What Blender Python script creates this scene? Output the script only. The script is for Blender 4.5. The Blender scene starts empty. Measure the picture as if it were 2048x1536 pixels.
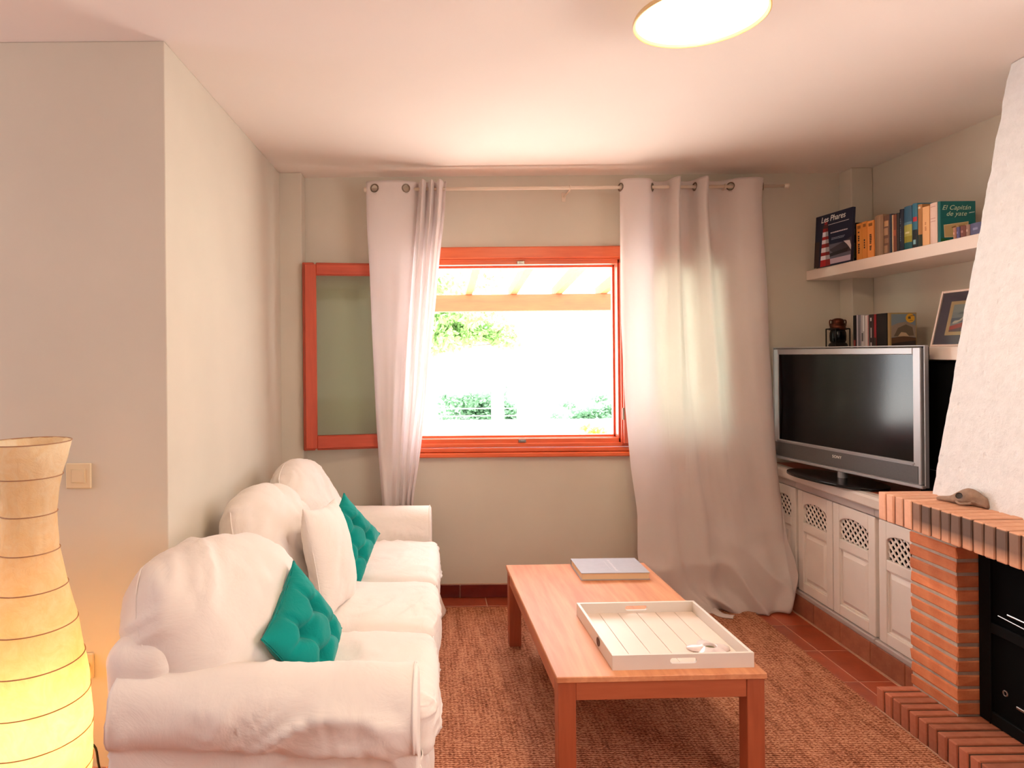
import bpy, bmesh, math, random
import numpy as np
from mathutils import Vector, Matrix, noise
random.seed(7)
PI = math.pi
SC = bpy.context.scene
COL = SC.collection

# ------------------------------------------------------------------ camera
F, CX, CY, EYE, ROLL = 1350.0, 855.0, 708.0, 1.476, 0.009
cam = bpy.data.cameras.new('camera')
cam_o = bpy.data.objects.new('camera', cam)
COL.objects.link(cam_o)
cam.sensor_width = 36.0
cam.lens = F / 2048 * 36.0
cam.shift_x = (1024 - CX) / 2048
cam.shift_y = -(768 - CY) / 2048
cam.clip_start = 0.02
cam_o.matrix_world = Matrix.Translation((0, 0, EYE)) @ Matrix.Rotation(PI / 2, 4, 'X') @ Matrix.Rotation(-ROLL, 4, 'Z')
SC.camera = cam_o

# ------------------------------------------------------------------ light and exposure
SC.view_settings.view_transform = 'Standard'
SC.view_settings.look = 'None'
SC.view_settings.gamma = 1.0
SC.view_settings.use_curve_mapping = False
SC.view_settings.exposure = 0.5
SC.cycles.max_bounces = 8
SC.cycles.diffuse_bounces = 5
SC.cycles.glossy_bounces = 3
SC.cycles.transmission_bounces = 6
SC.cycles.transparent_max_bounces = 8
SC.cycles.sample_clamp_indirect = 6.0
SC.cycles.caustics_reflective = False
SC.cycles.caustics_refractive = False

world = bpy.data.worlds.new('sky')
SC.world = world
world.use_nodes = True
wb = world.node_tree.nodes['Background']
wb.inputs[0].default_value = (0.93, 0.97, 1.0, 1)
wb.inputs[1].default_value = 9.0

def light(name, kind, loc, energy, color, rot=None, **kw):
    l = bpy.data.lights.new(name, kind)
    l.energy = energy
    l.color = color
    for k, v in kw.items():
        setattr(l, k, v)
    o = bpy.data.objects.new(name, l)
    COL.objects.link(o)
    o.location = loc
    if rot is not None:
        o.rotation_euler = rot
    return o

sun = light('sun', 'SUN', (3, 8, 9), 15.0, (1.0, 0.96, 0.90), angle=0.01)
sun.rotation_euler = Vector((-0.45, -0.16, -0.88)).to_track_quat('-Z', 'Y').to_euler()
# unseen fill lamps added to brighten the room from behind and both sides
light('rear_fill_light', 'AREA', (0.4, -2.93, 1.55), 4.0, (1.0, 0.97, 0.85), rot=(PI / 2, 0, 0),
      shape='RECTANGLE', size=3.2, size_y=1.6)
light('left_fill_light', 'AREA', (-3.93, 1.3, 1.6), 32.0, (0.93, 0.95, 1.0), rot=(PI / 2, 0, -PI / 2),
      shape='RECTANGLE', size=1.8, size_y=1.5)
light('right_fill_light', 'AREA', (2.60, 0.3, 1.6), 33.0, (1.0, 0.93, 0.91), rot=(PI / 2, 0, PI / 2),
      shape='RECTANGLE', size=1.8, size_y=1.5)

# ------------------------------------------------------------------ helpers: pixel measurements of the photo -> metres
def un(px, py):
    u, v = px - CX, py - CY
    return u - ROLL * v, v + ROLL * u
def at(px, py, d):                       # point at distance d along the room
    u, v = un(px, py)
    return Vector((u * d / F, d, EYE - v * d / F))
def on_z(px, py, z):                     # point on the level z
    u, v = un(px, py)
    s = v / (EYE - z)
    return Vector((u / s, F / s, z))
def on_x(px, py, x):                     # point on the plane x
    u, v = un(px, py)
    s = u / x
    return Vector((x, F / s, EYE - v / s))

# ------------------------------------------------------------------ helpers: materials
def lin(c):
    def f(v):
        v /= 255.0
        return v / 12.92 if v <= 0.04045 else ((v + 0.055) / 1.055) ** 2.4
    return (f(c[0]), f(c[1]), f(c[2]), 1.0)

class NT:
    def __init__(s, name):
        s.m = bpy.data.materials.new(name)
        s.m.use_nodes = True
        s.n = s.m.node_tree.nodes
        s.l = s.m.node_tree.links
        s.b = s.n['Principled BSDF']
        s.out = s.n['Material Output']
        s.tc = None
    def node(s, t, **kw):
        n = s.n.new(t)
        for k, v in kw.items():
            if k.startswith('_'):
                setattr(n, k[1:], v)
            else:
                n.inputs[k.replace('__', ' ')].default_value = v
        return n
    def coord(s, scale=(1, 1, 1), rot=(0, 0, 0)):
        if s.tc is None:
            s.tc = s.n.new('ShaderNodeTexCoord')
        mp = s.n.new('ShaderNodeMapping')
        mp.inputs['Scale'].default_value = scale
        mp.inputs['Rotation'].default_value = rot
        s.l.new(s.tc.outputs['Object'], mp.inputs['Vector'])
        return mp.outputs[0]
    def noise(s, scale, detail=3, rough=0.5, vec=None, dist=0.0):
        n = s.node('ShaderNodeTexNoise', Scale=scale, Detail=detail, Roughness=rough, Distortion=dist)
        s.l.new(vec if vec is not None else s.coord(), n.inputs['Vector'])
        return n.outputs['Fac']
    def ramp(s, fac, stops):
        r = s.n.new('ShaderNodeValToRGB')
        e = r.color_ramp.elements
        while len(e) < len(stops):
            e.new(0.5)
        for i, (p, c) in enumerate(stops):
            e[i].position = p
            e[i].color = c
        s.l.new(fac, r.inputs[0])
        return r.outputs[0]
    def bump(s, h, strength=0.3, dist=0.01, prev=None):
        b = s.node('ShaderNodeBump', Strength=strength, Distance=dist)
        s.l.new(h, b.inputs['Height'])
        if prev is not None:
            s.l.new(prev, b.inputs['Normal'])
        s.l.new(b.outputs[0], s.b.inputs['Normal'])
        return b.outputs[0]
    def color(s, sock):
        s.l.new(sock, s.b.inputs['Base Color'])

def simple(name, c, rough=0.6, var=0.06, vscale=6.0, bump=0.0, bscale=60.0, bdist=0.002, metal=0.0, spec=0.5, coat=0.0):
    t = NT(name)
    c = lin(c)
    if var > 0:
        lo = tuple(max(0, v * (1 - var)) for v in c[:3]) + (1,)
        hi = tuple(min(1, v * (1 + var)) for v in c[:3]) + (1,)
        t.color(t.ramp(t.noise(vscale, 4), [(0.3, lo), (0.7, hi)]))
    else:
        t.b.inputs['Base Color'].default_value = c
    t.b.inputs['Roughness'].default_value = rough
    t.b.inputs['Metallic'].default_value = metal
    t.b.inputs['Specular IOR Level'].default_value = spec
    t.b.inputs['Coat Weight'].default_value = coat
    if bump > 0:
        t.bump(t.noise(bscale, 4, 0.6), bump, bdist)
    return t.m

def wood(name, c1, c2, axis='Y', scale=1.0, rough=0.45, contrast=1.0, coat=0.0):
    t = NT(name)
    st = {'X': (1.2, 14, 14), 'Y': (14, 1.2, 14), 'Z': (14, 14, 1.2)}[axis]
    v = t.coord(tuple(q * scale for q in st))
    n1 = t.noise(1.0, 5, 0.6, v, 0.6)
    n2 = t.noise(6.0, 3, 0.5, v, 0.2)
    mx = t.node('ShaderNodeMix', _data_type='FLOAT')
    mx.inputs[0].default_value = 0.35
    t.l.new(n1, mx.inputs[2]); t.l.new(n2, mx.inputs[3])
    a, b = lin(c1), lin(c2)
    t.color(t.ramp(mx.outputs[0], [(0.5 - 0.22 / contrast, a), (0.5 + 0.2 / contrast, b)]))
    t.b.inputs['Roughness'].default_value = rough
    t.b.inputs['Coat Weight'].default_value = coat
    t.b.inputs['Coat Roughness'].default_value = 0.35
    t.bump(n2, 0.08, 0.001)
    return t.m

def cloth(name, c, trans=0.0, bump=0.25, weave=900.0, rough=0.9, var=0.03, wr=6.0):
    t = NT(name)
    c = lin(c)
    lo = tuple(max(0, v * (1 - var)) for v in c[:3]) + (1,)
    hi = tuple(min(1, v * (1 + var)) for v in c[:3]) + (1,)
    col = t.ramp(t.noise(5.0, 4), [(0.3, lo), (0.7, hi)])
    t.color(col)
    t.b.inputs['Roughness'].default_value = rough
    t.b.inputs['Sheen Weight'].default_value = 0.15
    t.b.inputs['Specular IOR Level'].default_value = 0.2
    a = t.bump(t.noise(weave, 2), 0.12, 0.0006)
    nrm = t.bump(t.noise(wr, 5, 0.62, None, 0.8), bump, 0.02, a)
    if trans > 0:
        tr = t.node('ShaderNodeBsdfTranslucent')
        tr.inputs['Color'].default_value = (0.88, 0.845, 0.875, 1)
        t.l.new(nrm, tr.inputs['Normal'])
        mx = t.node('ShaderNodeMixShader')
        mx.inputs[0].default_value = trans
        t.l.new(t.b.outputs[0], mx.inputs[1]); t.l.new(tr.outputs[0], mx.inputs[2])
        t.l.new(mx.outputs[0], t.out.inputs['Surface'])
    return t.m

# ------------------------------------------------------------------ helpers: meshes
class MB:
    def __init__(s):
        s.v, s.f, s.mi = [], [], []
    def add(s, vs, fs, mi=0):
        o = len(s.v)
        s.v += [tuple(p) for p in vs]
        s.f += [tuple(i + o for i in f) for f in fs]
        s.mi += [mi] * len(fs)
        return s
    def box(s, x0, x1, y0, y1, z0, z1, mi=0):
        vs = [(x, y, z) for z in (z0, z1) for y in (y0, y1) for x in (x0, x1)]
        return s.add(vs, [(0, 2, 3, 1), (4, 5, 7, 6), (0, 1, 5, 4), (2, 6, 7, 3), (0, 4, 6, 2), (1, 3, 7, 5)], mi)
    def bbox(s, x0, x1, y0, y1, z0, z1, b=0.003, mi=0):          # bevelled box
        if b <= 0:
            return s.box(x0, x1, y0, y1, z0, z1, mi)
        vs, idx = [], {}
        for i, sx in enumerate((0, 1)):
            for j, sy in enumerate((0, 1)):
                for k, sz in enumerate((0, 1)):
                    X, Y, Z = (x0, x1)[sx], (y0, y1)[sy], (z0, z1)[sz]
                    dx, dy, dz = (b, -b)[sx], (b, -b)[sy], (b, -b)[sz]
                    idx[i, j, k, 'x'] = len(vs); vs.append((X, Y + dy, Z + dz))
                    idx[i, j, k, 'y'] = len(vs); vs.append((X + dx, Y, Z + dz))
                    idx[i, j, k, 'z'] = len(vs); vs.append((X + dx, Y + dy, Z))
        I = lambda i, j, k, a: idx[i, j, k, a]
        fs = []
        for q in (0, 1):
            fs.append((I(q, 0, 0, 'x'), I(q, 1, 0, 'x'), I(q, 1, 1, 'x'), I(q, 0, 1, 'x')))
            fs.append((I(0, q, 0, 'y'), I(1, q, 0, 'y'), I(1, q, 1, 'y'), I(0, q, 1, 'y')))
            fs.append((I(0, 0, q, 'z'), I(1, 0, q, 'z'), I(1, 1, q, 'z'), I(0, 1, q, 'z')))
            for w in (0, 1):
                fs.append((I(0, q, w, 'y'), I(1, q, w, 'y'), I(1, q, w, 'z'), I(0, q, w, 'z')))
                fs.append((I(q, 0, w, 'x'), I(q, 1, w, 'x'), I(q, 1, w, 'z'), I(q, 0, w, 'z')))
                fs.append((I(q, w, 0, 'x'), I(q, w, 1, 'x'), I(q, w, 1, 'y'), I(q, w, 0, 'y')))
                for e in (0, 1):
                    fs.append((I(q, w, e, 'x'), I(q, w, e, 'y'), I(q, w, e, 'z')))
        return s.add(vs, fs, mi)
    def prism(s, poly, axis, a, b, mi=0):
        # poly: 2-D points; axis: 'x' (poly = y,z), 'y' (poly = x,z), 'z' (poly = x,y)
        def mk(p, t):
            return {'x': (t, p[0], p[1]), 'y': (p[0], t, p[1]), 'z': (p[0], p[1], t)}[axis]
        n = len(poly)
        vs = [mk(p, a) for p in poly] + [mk(p, b) for p in poly]
        fs = [tuple(range(n)), tuple(range(2 * n - 1, n - 1, -1))]
        fs += [(i, (i + 1) % n, n + (i + 1) % n, n + i) for i in range(n)]
        return s.add(vs, fs, mi)
    def tube(s, pts, r, n=10, cap=True, mi=0):
        pts = [Vector(p) for p in pts]
        rs = r if isinstance(r, (list, tuple)) else [r] * len(pts)
        vs, fs = [], []
        up = None
        for i, p in enumerate(pts):
            d = (pts[min(i + 1, len(pts) - 1)] - pts[max(i - 1, 0)]).normalized()
            if up is None:
                up = Vector((0, 0, 1)) if abs(d.z) < 0.9 else Vector((1, 0, 0))
            a = d.cross(up).normalized()
            up = a.cross(d).normalized()
            for k in range(n):
                t = 2 * PI * k / n
                vs.append(p + (a * math.cos(t) + up * math.sin(t)) * rs[i])
        for i in range(len(pts) - 1):
            for k in range(n):
                fs.append((i * n + k, i * n + (k + 1) % n, (i + 1) * n + (k + 1) % n, (i + 1) * n + k))
        if cap:
            fs.append(tuple(range(n - 1, -1, -1)))
            fs.append(tuple((len(pts) - 1) * n + k for k in range(n)))
        return s.add(vs, fs, mi)
    def lathe(s, prof, n=32, c=(0, 0), mi=0, cap=False):
        vs, fs = [], []
        for r, z in prof:
            for k in range(n):
                t = 2 * PI * k / n
                vs.append((c[0] + r * math.cos(t), c[1] + r * math.sin(t), z))
        for i in range(len(prof) - 1):
            for k in range(n):
                fs.append((i * n + k, i * n + (k + 1) % n, (i + 1) * n + (k + 1) % n, (i + 1) * n + k))
        if cap:
            fs.append(tuple(range(n - 1, -1, -1)))
            fs.append(tuple((len(prof) - 1) * n + k for k in range(n)))
        return s.add(vs, fs, mi)
    def grid(s, P, closed_u=False, mi=0):
        # P[i][j] points
        a, b = len(P), len(P[0])
        vs = [p for row in P for p in row]
        fs = []
        for i in range(a - 1):
            for j in range(b if closed_u else b - 1):
                k = (j + 1) % b
                fs.append((i * b + j, i * b + k, (i + 1) * b + k, (i + 1) * b + j))
        return s.add(vs, fs, mi)
    def xf(s, M):
        s.v = [tuple(M @ Vector(p)) for p in s.v]
        return s
    def mesh(s, name, mats, smooth=False, fix=True):
        me = bpy.data.meshes.new(name)
        me.from_pydata([tuple(p) for p in s.v], [], s.f)
        for m in (mats if isinstance(mats, (list, tuple)) else [mats]):
            me.materials.append(m)
        if any(s.mi):
            me.polygons.foreach_set('material_index', s.mi)
        if fix:
            bm = bmesh.new(); bm.from_mesh(me)
            bmesh.ops.recalc_face_normals(bm, faces=bm.faces)
            bm.to_mesh(me); bm.free()
        if smooth:
            me.polygons.foreach_set('use_smooth', [True] * len(me.polygons))
        me.update()
        return me

def rounded_box(sx, sy, sz, r, n=10):
    """closed box with rounded edges, n segments a side, centred on 0"""
    mb = MB()
    h = (sx / 2, sy / 2, sz / 2)
    # dense near the edges
    t = [-1 + 2 * i / n for i in range(n + 1)]
    t = [math.copysign(abs(q) ** 0.75, q) for q in t]
    def pt(p):
        q = [max(-(h[i] - r), min(h[i] - r, p[i])) for i in range(3)]
        d = Vector([p[i] - q[i] for i in range(3)])
        if d.length > 1e-9:
            d = d.normalized() * r
        return (q[0] + d[0], q[1] + d[1], q[2] + d[2])
    for ax in range(3):
        for sg in (-1, 1):
            P = []
            for a in t:
                row = []
                for b in t:
                    p = [0, 0, 0]
                    p[ax] = sg * h[ax]
                    p[(ax + 1) % 3] = a * h[(ax + 1) % 3]
                    p[(ax + 2) % 3] = b * h[(ax + 2) % 3]
                    row.append(pt(p))
                P.append(row)
            mb.grid(P)
    return mb

def weld(me, d=1e-4):
    bm = bmesh.new(); bm.from_mesh(me)
    bmesh.ops.remove_doubles(bm, verts=bm.verts, dist=d)
    bmesh.ops.recalc_face_normals(bm, faces=bm.faces)
    bm.to_mesh(me); bm.free()
    me.polygons.foreach_set('use_smooth', [True] * len(me.polygons))
    me.update()

def displace(me, fn):
    nr = [v.normal.copy() for v in me.vertices]
    for v, n in zip(me.vertices, nr):
        v.co = v.co + fn(v.co, n)
    me.update()

def ridg(p, seed=0.0):
    n = noise.noise(Vector((p[0] + seed, p[1] - seed * 0.7, p[2] + seed * 1.3)))
    return (1 - abs(n) * 2.2)

def link(name, me, parent=None, loc=None):
    o = bpy.data.objects.new(name, me)
    COL.objects.link(o)
    if parent is not None:
        o.parent = parent
    if loc is not None:
        o.location = loc
    return o

def obj(name, mb, mats, parent=None, smooth=False, world=False, loc=None, bevel=0.0, fix=True, seg=2):
    """one mesh object; world=True: mb is in room coordinates and parent is an unrotated root"""
    if world and parent is not None:
        q = parent
        off = Vector((0, 0, 0))
        while q is not None:
            off += q.location
            q = q.parent
        mb.v = [(p[0] - off.x, p[1] - off.y, p[2] - off.z) for p in mb.v]
    o = link(name, mb.mesh(name, mats, smooth, fix), parent, loc)
    if bevel > 0:
        b = o.modifiers.new('bevel', 'BEVEL')
        b.width = bevel; b.segments = seg; b.limit_method = 'ANGLE'; b.angle_limit = 0.6
    return o

def tag(o, label, cat, group=None):
    o['label'] = label
    o['category'] = cat
    if group:
        o['group'] = group
    return o

def thing(name, label, cat, loc=(0, 0, 0), rotz=0.0, group=None):
    o = bpy.data.objects.new(name, None)
    o.empty_display_size = 0.05
    COL.objects.link(o)
    o.location = loc
    o.rotation_euler = (0, 0, rotz)
    return tag(o, label, cat, group)

def struct(name, mb, mats, label, cat=None, bevel=0.0, smooth=False):
    o = obj(name, mb, mats, None, smooth=smooth, bevel=bevel)
    o['kind'] = 'structure'
    o['label'] = label
    o['category'] = cat or name.split('_')[0]
    return o

def text_mesh(txt, size, M, mat, name, parent, shear=0.0, align='CENTER', extrude=0.0004, space=1.0):
    c = bpy.data.curves.new('lettering', 'FONT')
    c.body = txt; c.size = size; c.align_x = align; c.align_y = 'CENTER'
    c.shear = shear; c.extrude = extrude; c.space_character = space
    o = bpy.data.objects.new('lettering', c)
    COL.objects.link(o)
    dg = bpy.context.evaluated_depsgraph_get()
    me = bpy.data.meshes.new_from_object(o.evaluated_get(dg))
    bpy.data.objects.remove(o); bpy.data.curves.remove(c)
    me.transform(M)
    me.materials.clear(); me.materials.append(mat)
    return link(name, me, parent)

def smoothline(pts, n):
    """Catmull-Rom through pts (tuples), n samples"""
    P = [np.array(p, float) for p in pts]
    L = [0.0]
    for a, b in zip(P[:-1], P[1:]):
        L.append(L[-1] + max(1e-6, float(np.linalg.norm(b - a))))
    T = np.linspace(0, L[-1], n)
    out = []
    for t in T:
        i = min(max(np.searchsorted(L, t, side='right') - 1, 0), len(P) - 2)
        s = (t - L[i]) / (L[i + 1] - L[i])
        p0 = P[max(i - 1, 0)]; p1 = P[i]; p2 = P[i + 1]; p3 = P[min(i + 2, len(P) - 1)]
        m1 = (p2 - p0) * 0.5; m2 = (p3 - p1) * 0.5
        h = (2 * s ** 3 - 3 * s ** 2 + 1) * p1 + (s ** 3 - 2 * s ** 2 + s) * m1 + (-2 * s ** 3 + 3 * s ** 2) * p2 + (s ** 3 - s ** 2) * m2
        out.append(h)
    return out

# ------------------------------------------------------------------ materials
M = {}
M['wall'] = simple('wall_paint', (212, 203, 187), 0.92, 0.03, 2.5, 0.10, 180, 0.0015, spec=0.2)
M['ceiling'] = simple('ceiling_paint', (240, 229, 220), 0.95, 0.015, 1.5, 0.05, 150, 0.001, spec=0.1)
M['column'] = M['wall']
def rough_plaster():
    t = NT('rough_plaster')
    n1 = t.noise(26, 6, 0.65)
    vo = t.node('ShaderNodeTexVoronoi', Scale=22.0, _feature='F1')
    t.l.new(t.coord((1, 1, 0.7)), vo.inputs['Vector'])
    pit = t.ramp(vo.outputs['Distance'], [(0.06, (0, 0, 0, 1)), (0.2, (1, 1, 1, 1))])
    t.color(t.ramp(n1, [(0.25, lin((222, 220, 221))), (0.6, lin((232, 230, 231)))]))
    t.b.inputs['Roughness'].default_value = 0.95
    t.b.inputs['Specular IOR Level'].default_value = 0.15
    a = t.bump(t.noise(70, 5, 0.7), 0.5, 0.004)
    b = t.bump(n1, 0.6, 0.012, a)
    t.bump(pit, 0.4, 0.007, b)
    return t.m
M['rough'] = rough_plaster()
def terracotta(name, c1, c2, rough, coat=0.0, sc=9.0):
    t = NT(name)
    info = t.node('ShaderNodeObjectInfo')
    n = t.noise(sc, 5, 0.6)
    col = t.ramp(n, [(0.3, lin(c1)), (0.7, lin(c2))])
    hs = t.node('ShaderNodeHueSaturation')
    mp = t.node('ShaderNodeMapRange')
    mp.inputs['To Min'].default_value = 0.82; mp.inputs['To Max'].default_value = 1.16
    t.l.new(info.outputs['Random'], mp.inputs['Value'])
    t.l.new(mp.outputs[0], hs.inputs['Value'])
    t.l.new(col, hs.inputs['Color'])
    t.color(hs.outputs[0])
    t.b.inputs['Roughness'].default_value = rough
    t.b.inputs['Coat Weight'].default_value = coat
    t.b.inputs['Coat Roughness'].default_value = 0.25
    t.bump(t.noise(60, 4), 0.12, 0.002)
    return t.m
M['tile'] = terracotta('terracotta_floor_tile', (148, 62, 34), (176, 80, 46), 0.34, 0.25)
M['skirt_tile'] = terracotta('dark_red_skirting_tile', (92, 24, 20), (112, 34, 26), 0.25, 0.3)
M['plinth_tile'] = terracotta('rustic_clay_tile', (142, 80, 56), (186, 118, 88), 0.6)
M['grout'] = simple('pale_grout', (196, 150, 124), 0.95, 0.08, 30)
M['brick'] = terracotta('orange_brick', (204, 116, 74), (228, 146, 100), 0.85, 0.0, 14)
M['brick_pale'] = terracotta('pale_brick', (214, 158, 130), (232, 182, 154), 0.85, 0.0, 14)
M['brick_hearth'] = terracotta('hearth_brick', (170, 96, 70), (198, 124, 94), 0.85, 0.0, 14)
def sooty():
    t = NT('sooty_brick')
    n = t.noise(14, 5, 0.6)
    col = t.ramp(n, [(0.3, lin((204, 146, 116))), (0.7, lin((226, 172, 140)))])
    sep = t.node('ShaderNodeSeparateXYZ')
    t.l.new(t.coord(), sep.inputs[0])
    z = t.node('ShaderNodeMapRange')           # soot stain on the upper two thirds of the brick
    z.inputs['From Min'].default_value = -0.045; z.inputs['From Max'].default_value = -0.008
    t.l.new(sep.outputs['Z'], z.inputs['Value'])
    zz = t.node('ShaderNodeMapRange')
    zz.inputs['From Min'].default_value = 0.0535; zz.inputs['From Max'].default_value = 0.049
    t.l.new(sep.outputs['Z'], zz.inputs['Value'])
    m0 = t.node('ShaderNodeMath', _operation='MULTIPLY')
    t.l.new(z.outputs[0], m0.inputs[0]); t.l.new(zz.outputs[0], m0.inputs[1])
    info = t.node('ShaderNodeObjectInfo')
    m1 = t.node('ShaderNodeMath', _operation='MULTIPLY')
    am = t.node('ShaderNodeMapRange')
    am.inputs['To Min'].default_value = 0.7; am.inputs['To Max'].default_value = 0.95
    t.l.new(info.outputs['Random'], am.inputs['Value'])
    t.l.new(m0.outputs[0], m1.inputs[0]); t.l.new(am.outputs[0], m1.inputs[1])
    mx = t.node('ShaderNodeMix', _data_type='RGBA')
    t.l.new(m1.outputs[0], mx.inputs[0]); t.l.new(col, mx.inputs[6])
    mx.inputs[7].default_value = lin((84, 72, 68))
    t.color(mx.outputs[2])
    t.b.inputs['Roughness'].default_value = 0.85
    t.bump(t.noise(60, 4), 0.15, 0.002)
    return t.m
M['brick_soot'] = sooty()
M['mortar'] = simple('grey_mortar', (186, 172, 158), 0.95, 0.1, 40, 0.4, 120, 0.003)
M['mortar_dark'] = simple('dark_mortar', (92, 66, 52), 0.95, 0.15, 40, 0.3, 120, 0.003)
M['black'] = simple('black_metal', (7, 7, 7), 0.7, 0.0, spec=0.15)
M['black_deep'] = simple('soot_and_shade_black', (6, 5, 5), 0.9, 0.0, spec=0.1)
M['dark_glass'] = simple('dark_glass', (5, 5, 6), 0.2, 0.0, spec=0.3)
M['white_wood'] = simple('white_painted_wood', (226, 216, 208), 0.5, 0.03, 8, 0.05, 90, 0.001)
M['shelf'] = simple('white_shelf_paint', (236, 218, 206), 0.55, 0.02, 5)
M['counter'] = simple('pale_stone_counter', (214, 200, 190), 0.35, 0.06, 12)
M['ledge'] = simple('grey_paint', (176, 164, 160), 0.6, 0.04, 10)
M['sofa'] = cloth('sofa_slipcover_cotton', (240, 230, 222), 0.0, 0.32, 700, 0.95, 0.03, 6.0)
M['curtain'] = cloth('curtain_cotton', (244, 232, 224), 0.48, 0.08, 900, 0.95, 0.02, 4.0)
M['teal'] = cloth('teal_velvet', (0, 144, 136), 0.0, 0.3, 600, 0.9, 0.12, 9.0)
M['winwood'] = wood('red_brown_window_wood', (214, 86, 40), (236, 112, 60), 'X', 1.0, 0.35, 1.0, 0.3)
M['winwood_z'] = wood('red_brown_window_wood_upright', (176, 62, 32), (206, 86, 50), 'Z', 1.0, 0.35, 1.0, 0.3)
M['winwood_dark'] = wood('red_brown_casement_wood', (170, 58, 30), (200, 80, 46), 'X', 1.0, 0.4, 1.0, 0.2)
M['beam'] = wood('pergola_wood', (112, 50, 20), (140, 70, 30), 'X', 1.0, 0.7)
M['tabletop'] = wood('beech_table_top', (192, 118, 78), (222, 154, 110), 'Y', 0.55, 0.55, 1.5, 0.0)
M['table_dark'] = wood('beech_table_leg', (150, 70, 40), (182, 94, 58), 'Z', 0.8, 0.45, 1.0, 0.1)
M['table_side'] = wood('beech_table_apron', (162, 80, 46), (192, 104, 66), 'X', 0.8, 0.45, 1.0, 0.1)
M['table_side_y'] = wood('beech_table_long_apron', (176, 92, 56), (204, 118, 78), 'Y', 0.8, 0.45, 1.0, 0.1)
M['tray'] = simple('cream_tray_paint', (222, 211, 200), 0.45, 0.02, 8)
M['tray_in'] = simple('cream_tray_boards', (230, 210, 196), 0.4, 0.02, 8)
M['silver'] = simple('silver_plastic', (168, 166, 168), 0.38, 0.03, 4, metal=0.35)
M['silver_dark'] = simple('dark_silver_plastic', (92, 90, 90), 0.4, 0.05, 120, metal=0.3)
M['screen'] = simple('tv_screen', (2, 2, 3), 0.16, 0.0, spec=0.32)
M['metal'] = simple('brushed_metal', (150, 146, 140), 0.3, 0.05, 20, metal=1.0)
M['grommet'] = simple('dull_nickel', (128, 112, 96), 0.35, 0.05, 20, metal=0.9)
M['rod'] = simple('cream_rod_paint', (226, 208, 188), 0.45, 0.02)
M['plastic'] = simple('cream_plastic', (226, 206, 170), 0.4, 0.02)
M['cable'] = simple('black_cable', (14, 14, 14), 0.6, 0.0)
M['white'] = simple('plain_white', (240, 236, 230), 0.6, 0.01)
M['ext_white'] = simple('white_render', (244, 242, 238), 0.9, 0.02, 3)
M['terrace'] = simple('pale_terrace_paving', (234, 230, 224), 0.9, 0.05, 2)
M['bark'] = simple('tree_bark', (150, 124, 108), 0.9, 0.2, 30, 0.4, 60, 0.01)
def glass(name, tint, rough):
    t = NT(name)
    t.b.inputs['Base Color'].default_value = lin(tint)
    t.b.inputs['Roughness'].default_value = rough
    tr = t.node('ShaderNodeBsdfTransparent')
    tr.inputs[0].default_value = lin(tint)
    gl = t.node('ShaderNodeBsdfGlossy', Roughness=rough)
    lw = t.node('ShaderNodeLayerWeight', Blend=0.5)
    pw = t.node('ShaderNodeMath', _operation='POWER'); pw.inputs[1].default_value = 3.0
    t.l.new(lw.outputs['Facing'], pw.inputs[0])
    fr = t.node('ShaderNodeMath', _operation='MULTIPLY_ADD'); fr.inputs[1].default_value = 0.6; fr.inputs[2].default_value = 0.05
    t.l.new(pw.outputs[0], fr.inputs[0])
    mx = t.node('ShaderNodeMixShader')
    t.l.new(fr.outputs[0], mx.inputs[0]); t.l.new(tr.outputs[0], mx.inputs[1]); t.l.new(gl.outputs[0], mx.inputs[2])
    t.l.new(mx.outputs[0], t.out.inputs['Surface'])
    return t.m
M['glass'] = glass('window_glass', (238, 244, 236), 0.03)
M['clear'] = glass('clear_glass', (236, 236, 232), 0.04)
def leafm(name, c):
    t = NT(name)
    t.color(t.ramp(t.noise(4.0, 3), [(0.3, lin(c)), (0.7, lin(tuple(min(255, v + 30) for v in c)))]))
    t.b.inputs['Roughness'].default_value = 0.6
    tr = t.node('ShaderNodeBsdfTranslucent')
    tr.inputs[0].default_value = lin(tuple(min(255, v + 40) for v in c))
    mx = t.node('ShaderNodeMixShader'); mx.inputs[0].default_value = 0.4
    t.l.new(t.b.outputs[0], mx.inputs[1]); t.l.new(tr.outputs[0], mx.inputs[2])
    t.l.new(mx.outputs[0], t.out.inputs['Surface'])
    return t.m
M['leaf'] = leafm('light_green_leaf', (104, 138, 72))
M['leaf_dark'] = leafm('dark_green_leaf', (60, 96, 64))
def paper():
    t = NT('rice_paper')
    col = t.ramp(t.noise(16, 6, 0.7, None, 1.5), [(0.35, lin((250, 224, 176))), (0.65, lin((255, 238, 204)))])
    t.color(col)
    t.b.inputs['Roughness'].default_value = 0.9
    t.bump(t.noise(26, 5, 0.7, None, 1.2), 0.6, 0.010)
    tr = t.node('ShaderNodeBsdfTranslucent')
    t.l.new(col, tr.inputs[0])
    mx = t.node('ShaderNodeMixShader'); mx.inputs[0].default_value = 0.5
    t.l.new(t.b.outputs[0], mx.inputs[1]); t.l.new(tr.outputs[0], mx.inputs[2])
    t.l.new(mx.outputs[0], t.out.inputs['Surface'])
    return t.m
M['paper'] = paper()
def emit(name, c, s):
    t = NT(name)
    t.b.inputs['Base Color'].default_value = lin(c)
    t.b.inputs['Emission Color'].default_value = lin(c)
    t.b.inputs['Emission Strength'].default_value = s
    return t.m
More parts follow.
